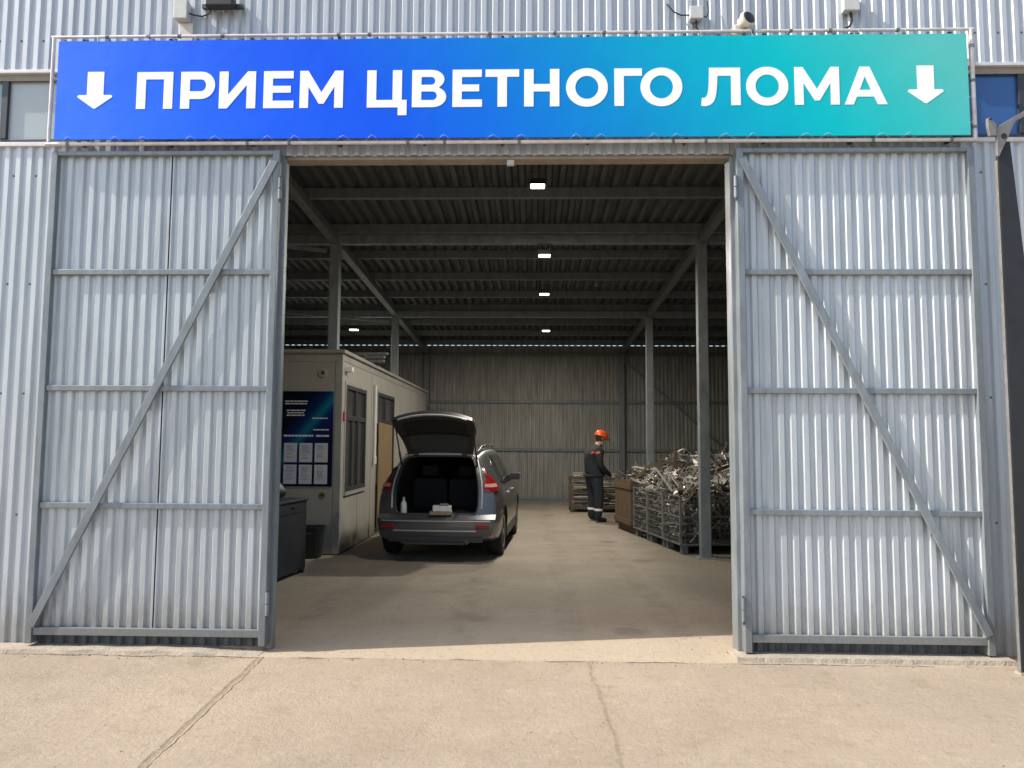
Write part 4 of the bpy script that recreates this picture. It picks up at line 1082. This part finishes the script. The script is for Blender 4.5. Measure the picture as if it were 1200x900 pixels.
hm.prism(brim, -.008, .002, 'z'); hm.bar((-.12, 0, .085), (.10, 0, .10), .03, .05)
tr_ = Matrix.Translation((.135, 0, 1.722)) @ Matrix.Rotation(math.radians(20), 4, 'Y')
hm.v = [tuple(tr_ @ Vector(v)) for v in hm.v]
hm.build('helmet', M['orange'], PE, local=True, smooth=True)
ha = MB(); ha.lathe([(.075, -.075), (.091, -.03), (.094, .0), (.092, .03)], 20, 'z', (.112, 0, 1.700)); ha.v = [(x, y*.92, z) for x, y, z in ha.v if True]
ha.build('hair', M['hair'], PE, local=True, smooth=True)
for s_ in (1, -1):
    MB().lathe([(.004, -.006), (.009, 0), (.004, .006)], 8, 'x', (.221, s_*.034, 1.685)).build('eye', M['black'], PE, local=True)
co = MB(); co.lathe([(.085, -.02), (.092, .0), (.082, .035), (.07, .03)], 20, 'z', (.035, 0, 1.505)); co.build('collar', M['navy'], PE, local=True, smooth=True)
jk = MB(); jk.lathe([(.212, -.02), (.222, 0), (.212, .03)], 24, 'z', (-.03, 0, .93)); jk.v = [(x*1.0-.0, y*1.12, z) for x, y, z in jk.v]; jk.build('jacket_hem', M['navy'], PE, local=True, smooth=True)

# ------------------------------------------------------------------ scrap crates
def scrap_piece(mb, c, L, r, rg, flat):
    d = Vector((rg.gauss(0, 1), rg.gauss(0, 1), rg.gauss(0, .55))).normalized()
    k = rg.random(); m = rg.choices((0, 1, 2, 3, 4, 5), (.42, .30, .17, .06, .025, .025))[0]
    if k < .45:      # bent profile
        e = d.orthogonal().normalized()*rg.uniform(-.35, .35)*L
        mb.tube([c-d*L/2, c-d*L*.12, c+d*L*.15+e*.3, c+d*L/2+e], r, 4, m, flat)
    elif k < .7:     # straight bar or strip
        mb.bar(c-d*L/2, c+d*L/2, r*2.2, r*2*flat, (rg.random(), rg.random(), rg.random()), m)
    elif k < .9:     # hook / arc
        a = d.orthogonal().normalized(); R_ = L*.28; n = 7; sp = rg.uniform(1.8, 4.2)
        mb.tube([c+d*R_*math.cos(sp*i/n)+a*R_*math.sin(sp*i/n) for i in range(n+1)], r*.9, 4, m, flat)
    else:            # crumpled plate
        a = d.orthogonal().normalized(); b2 = d.cross(a); w = L*.3
        q = [c+d*w*rg.uniform(.6, 1.2)*i+a*w*rg.uniform(.6, 1.2)*j+b2*rg.uniform(-.04, .04) for i, j in ((-1, -1), (1, -1), (1, 1), (-1, 1))]
        q2 = [p+b2*.012 for p in q]
        mb.add(q+q2, [(0, 1, 2, 3), (7, 6, 5, 4), (0, 4, 5, 1), (1, 5, 6, 2), (2, 6, 7, 3), (3, 7, 4, 0)], m)
def heap(seed, w, d, z0, z1, ztop, n, loc, rot, label, big=1.0, cat='scrap heap'):
    rg = random.Random(seed); mb = MB()
    for i in range(n):
        x = rg.uniform(-w/2+.05, w/2-.05); y = rg.uniform(-d/2+.05, d/2-.05)
        top = z1+(ztop-z1)*max(0, 1-(abs(x/(w*.55))**4*.6+abs(y/(d*.55))**4*.5))
        t = rg.random()
        z = z0+.05+(top-z0-.05)*(t**.75)
        L = rg.uniform(.14, .42)*big
        if z < z1-.05:
            # stay inside the basket: keep near the walls where it shows, short pieces
            L = min(L, .30)
            lim = L*.5
            x = max(-w/2+lim*.75+.02, min(w/2-lim*.75-.02, x)); y = max(-d/2+lim*.75+.02, min(d/2-lim*.75-.02, y))
            if rg.random() < .5: x = rg.choice((-1, 1))*(w/2-.10)
            elif rg.random() < .5: y = rg.choice((-1, 1))*(d/2-.10)
        scrap_piece(mb, Vector((x, y, z)), L, rg.uniform(.006, .019), rg, rg.choice((1, 1, .45, .3)))
    # clamp to the basket
    fixed = []
    for (x, y, z) in mb.v:
        if z < z1: x = max(-w/2+.015, min(w/2-.015, x)); y = max(-d/2+.015, min(d/2-.015, y))
        fixed.append((x, y, max(z, z0+.01)))
    mb.v = fixed
    o = mb.build('scrap_heap', [M['scrap1'], M['scrap2'], M['scrap3'], M['scrap4'], M['copper'], M['cable']], recalc=True)
    o.location = loc; o.rotation_euler.z = rot
    return tag(o, label, cat, kind='stuff')
CW, CD, CHT, CZ0 = 1.12, .72, .84, .13
def crate_proto():
    t = thing('mesh_crate', (0, 0, 0), 'x', 'crate', 'steel mesh crates full of scrap')
    f = MB(); w, d = CW/2, CD/2
    for sx in (-1, 1):
        for sy in (-1, 1): f.box(sx*w-.016, sx*w+.016, sy*d-.016, sy*d+.016, CZ0, CHT)
    for z in (CZ0+.012, CHT-.012, (CZ0+CHT)/2+.05):
        for sy in (-1, 1): f.box(-w+.021, w-.021, sy*d-.009, sy*d+.009, z-.009, z+.009)
        for sx in (-1, 1): f.box(sx*w-.009, sx*w+.009, -d+.021, d-.021, z-.009, z+.009)
    f.build('frame', M['mesh'], t, local=True)
    m = MB(); nv = 17
    for sy in (-1, 1):
        for i in range(1, nv): x = -w+CW*i/nv; m.bar((x, sy*d, CZ0+.02), (x, sy*d, CHT-.02), .0055, .0055)
        for j in range(1, 9): z = CZ0+(CHT-CZ0)*j/9; m.bar((-w+.02, sy*(d+.006), z), (w-.02, sy*(d+.006), z), .0055, .0055)
    for sx in (-1, 1):
        for i in range(1, 11): y = -d+CD*i/11; m.bar((sx*w, y, CZ0+.02), (sx*w, y, CHT-.02), .0055, .0055)
        for j in range(1, 9): z = CZ0+(CHT-CZ0)*j/9; m.bar((sx*(w+.006), -d+.02, z), (sx*(w+.006), d-.02, z), .0055, .0055)
    m.build('wire_mesh', M['mesh'], t, local=True)
    MB().box(-w+.015, w-.015, -d+.015, d-.015, CZ0-.012, CZ0-.001).build('floor_plate', M['mesh'], t, local=True)
    for sx in (-1, 1):
        for sy in (-1, 1): MB().box(sx*(w-.07)-.05, sx*(w-.07)+.05, sy*(d-.06)-.04, sy*(d-.06)+.04, 0, CZ0-.0125).build('foot', M['mesh'], t, local=True, bevel=.01)
    return t
def copy_tree(o, parent=None):
    c = o.copy(); COL.objects.link(c); c.parent = parent
    for ch in list(o.children): copy_tree(ch, c)
    return c
RY = math.radians(9.4)
ux = Vector((math.cos(RY), math.sin(RY), 0)); uy = Vector((-math.sin(RY), math.cos(RY), 0))
corner0 = Vector((2.14, 10.92, 0))
proto = crate_proto(); first = True
crates = [
    (0, 0, 0, 'front steel mesh crate standing behind the near post', 'tangled pale metal scrap heaped in the front mesh crate', 1.10, 380),
    (0, .76, 0, 'second steel mesh crate of the row, behind the front one', 'tangled metal scrap heaped in the second mesh crate of the row', 1.14, 340),
    (0, 1.52, 0, 'third steel mesh crate of the row, next to the wooden crate', 'scrap with upright pale strips in the third mesh crate', 1.10, 300),
    (1.2, .10, 0, 'steel mesh crate to the right of the front crate, mostly behind the door jamb', 'tall scrap heap right of the front crate by the door jamb', 1.34, 340),
    (1.2, .95, 0, 'steel mesh crate in the second row, right of the second crate', 'high dull scrap heap in the second row behind the near post', 1.42, 340),
    (1.2, 1.85, 0, 'steel mesh crate in the second row, right of the third crate', 'dark brownish scrap heap in the second row above the third crate', 1.44, 320),
    (1.25, 2.9, 0, 'steel mesh crate in the second row behind the wooden crate', 'dark scrap heap behind the wooden crate', 1.44, 280),
    (1.25, 4.0, 0, 'rearmost steel mesh crate, beside the second post', 'rearmost dark scrap heap beside the second post', 1.40, 250),
]
for i, (a, b_, _, lab, hl, zt, nn_) in enumerate(crates):
    c = proto if i == 0 else copy_tree(proto)
    p = corner0+ux*(a+CW/2)+uy*(b_+CD/2)
    c.location = p; c.rotation_euler.z = RY; c['label'] = lab
    heap(40+i, CW, CD, CZ0, CHT, zt, nn_, p, RY, hl, 1.0 if a < 1 else 1.15)
# wooden crate
p = corner0+ux*.56+uy*(2.36+.55)
WC = thing('wooden_crate', p, 'brown wooden box crate of vertical boards beside the person', 'crate', rotz=RY)
q = MB(); w, d = .56, .52
for sy in (-1, 1):
    for i in range(6): x0 = -w+i*2*w/6; q.box(x0+.004, x0+2*w/6-.004, sy*d-.012, sy*d+.012, .12, .93)
for sx in (-1, 1):
    for i in range(6): y0 = -d+.013+i*(2*d-.026)/6; q.box(sx*w-.012, sx*w+.012, y0+.004, y0+(2*d-.026)/6-.004, .12, .93)
q.build('board_wall', M['wood'], WC, local=True)
q = MB()
for z in (.2, .82):
    for sy in (-1, 1): q.box(-w-.014, w+.014, sy*(d+.022)-.009, sy*(d+.022)+.009, z-.045, z+.045)
    for sx in (-1, 1): q.box(sx*(w+.022)-.009, sx*(w+.022)+.009, -d-.012, d+.012, z-.045, z+.045)
q.build('batten', M['wood'], WC, local=True, bevel=.003)
MB().box(-w+.02, w-.02, -d+.02, d-.02, .10, .118).build('floor_board', M['wood'], WC, local=True)
for sx in (-.45, 0, .45): MB().box(sx-.05, sx+.05, -d, d, 0, .0995).build('runner', M['wood'], WC, local=True)
heap(77, 1.06, .98, .13,   .93, 1.16, 300, p, RY, 'metal offcuts filling the wooden crate')
# far rack of flat pieces
RK = thing('stillage_rack', (1.46, 17.75, 0), 'low rusty stillage of stacked flat offcuts behind the person', 'stillage')
for sx in (-.55, .55):
    for sy in (-.32, .32): MB().box(sx-.025, sx+.025, sy-.025, sy+.025, 0.0, .80).build('upright', M['wood'], RK, local=True)
q = MB()
for z in (.12, .79):
    for sy in (-.32, .32): q.box(-.524, .524, sy-.02, sy+.02, z-.02, z+.02)
    for sx in (-.55, .55): q.box(sx-.02, sx+.02, -.294, .294, z-.02, z+.02)
q.build('rack_rail', M['wood'], RK, local=True)
q = MB(); q.box(-.53, .53, -.30, .30, .141, .155); q.build('rack_floor', M['wood'], RK, local=True)
rg = random.Random(8); q = MB()
z = .165
while z < .92:
    x = -.5
    while x < .45:
        L = rg.uniform(.15, .5); xe = min(.5, x+L)
        for yy in (-.28, -.05, .17): q.bar((x, yy+rg.uniform(-.03, .03), z+rg.uniform(-.01, .01)), (xe, yy+rg.uniform(-.03, .03), z+rg.uniform(-.015, .015)), rg.uniform(.05, .1), rg.uniform(.012, .03), (0, 0, 1), rg.choices((0, 1, 2, 3), (.45, .2, .2, .15))[0])
        x = xe+rg.uniform(.0, .04)
    z += rg.uniform(.03, .05)
o = q.build('offcut_stack', [M['scrap1'], M['scrap2'], M['scrap3'], M['palewood']]); o.location = RK.location; o.location.z = 0
tag(o, 'pale flat metal offcuts stacked in the rusty stillage', 'offcuts', kind='stuff')
# prominent pale profiles poking out of the near crates
def profile_thing(pts, r, label, mt='scrap1', flat=.6):
    q = MB(); q.tube(pts, r, 4, 0, flat); tag(q.build('metal_profile', M[mt]), label, 'metal profile', 'loose profiles on the scrap heaps')
profile_thing([(1.62, 11.75, 1.05), (1.80, 11.70, 1.24), (2.15, 11.75, 1.30), (2.35, 11.8, 1.22)], .028, 'long ochre bent profile arching over the pale scrap', 'palewood')
profile_thing([(1.86, 11.4, 1.22), (1.98, 11.3, 1.05), (2.08, 11.2, .88)], .03, 'pale bent profile forming the left leg of a triangle on the scrap')
profile_thing([(2.02, 11.4, 1.20), (2.14, 11.3, 1.03), (2.28, 11.15, .86)], .03, 'pale bent profile sloping down to the right over the crate rim')
profile_thing([(2.04, 11.42, 1.12), (1.92, 11.3, .98), (1.82, 11.25, .87)], .024, 'pale profile leaning left across the second crate rim')
profile_thing([(2.25, 11.9, 1.20), (2.28, 11.95, 1.50)], .035, 'thick rusty tube standing upright out of the scrap', 'scrap4', 1)
profile_thing([(2.80, 11.5, 1.15), (2.80, 11.52, 1.42)], .014, 'thin upright rod sticking out right of the near post', 'scrap2', 1)
profile_thing([(2.62, 11.2, 1.16), (2.80, 11.22, 1.22), (3.05, 11.3, 1.30)], .03, 'brownish tube lying across the scrap right of the near post', 'scrap4', 1)
profile_thing([(2.96, 11.15, 1.12), (3.06, 11.2, 1.28)], .03, 'short pale profile standing tilted beside the door jamb')
profile_thing([(2.58, 10.86, .98), (2.75, 10.88, .86), (2.98, 10.95, .70)], .018, 'long thin grey profile hanging down the front crate mesh', 'scrap2')

# small metal chips and grit swept along the crates and the threshold
rg = random.Random(21); q = MB()
def chip(x, y, r):
    c = Vector((x, y, r*.35)); n = rg.choice((4, 5, 6)); a0 = rg.random()*6
    ring = [(x+r*rg.uniform(.6, 1.2)*math.cos(a0+2*PI*k/n), y+r*rg.uniform(.6, 1.2)*math.sin(a0+2*PI*k/n), .0005) for k in range(n)]
    top = [(x+(px_-x)*.6, y+(py_-y)*.6, r*rg.uniform(.4, .9)) for px_, py_, _ in ring]
    q.add(ring+top, [tuple(range(n, 2*n))]+[(k, (k+1) % n, n+(k+1) % n, n+k) for k in range(n)], rg.choice((0, 1, 1, 2)))
for i in range(40): chip(1.5-abs(rg.gauss(0, .22)), rg.uniform(5.75, 6.5), rg.uniform(.002, .007))
for i in range(160): chip(rg.uniform(-3.9, 3.3), 5.59-abs(rg.gauss(0, .05)), rg.uniform(.002, .008))
for i in range(120): chip(rg.uniform(-3.6, 3.6), rg.uniform(3.4, 5.5), rg.uniform(.0015, .006))
for i in range(120): chip(rg.uniform(-2.4, 1.5), rg.uniform(6, 14), rg.uniform(.002, .006))
tag(q.build('floor_grit', [M['scrap2'], M['mud'], M['concrete']]), 'scattered grit and small metal chips on the concrete floor', 'grit', kind='stuff')

# ------------------------------------------------------------------ light, sky, camera
ELEV = math.radians(42); AZ = 10.8
ca, sa = math.cos(math.radians(AZ)), math.sin(math.radians(AZ))
d = Vector((ca*math.cos(ELEV), sa*math.cos(ELEV), -math.sin(ELEV)))
sl = bpy.data.lights.new('sun', 'SUN'); sl.energy = 3.9; sl.angle = math.radians(.6); sl.color = (1, .94, .84)
so = bpy.data.objects.new('sun', sl); COL.objects.link(so); so.rotation_euler = d.to_track_quat('-Z', 'Y').to_euler(); so.location = (-20, -5, 20)
w = bpy.data.worlds.new('World'); S.world = w; w.use_nodes = True
nt = w.node_tree; bg_ = nt.nodes['Background']; sk = nt.nodes.new('ShaderNodeTexSky'); sk.sky_type = 'NISHITA'; sk.sun_disc = False
sk.sun_elevation = ELEV; sk.sun_rotation = math.atan2(-d.x, -d.y) % (2*PI)
sk.dust_density = 2.0; sk.air_density = 1.0; sk.ozone_density = 1.0
nt.links.new(sk.outputs[0], bg_.inputs[0]); bg_.inputs[1].default_value = .15
f, pitch, yaw, roll, H = 875.844, .079, .0271, .0058, 1.58
cy, sy = math.cos(yaw), math.sin(yaw); F = Vector((-sy, cy, 0)); R = Vector((cy, sy, 0)); U = Vector((0, 0, 1))
cp, sp_ = math.cos(pitch), math.sin(pitch); F2 = cp*F+sp_*U; U2 = -sp_*F+cp*U
cr, sr = math.cos(roll), math.sin(roll); R3 = cr*R+sr*U2; U3 = -sr*R+cr*U2
cam = bpy.data.cameras.new('camera'); cam.sensor_width = 36; cam.lens = f/1200*36; cam.clip_end = 500; cam.clip_start = .05
co_ = bpy.data.objects.new('camera', cam); COL.objects.link(co_)
mw = Matrix((R3, U3, -F2)).transposed().to_4x4(); mw.translation = (0, 0, H); co_.matrix_world = mw
S.camera = co_
S.view_settings.view_transform = 'Standard'; S.view_settings.look = 'None'; S.view_settings.gamma = 1
S.view_settings.exposure = .82
S.cycles.use_denoising = True
S.cycles.max_bounces = 8; S.cycles.diffuse_bounces = 5
S.cycles.sample_clamp_indirect = 6
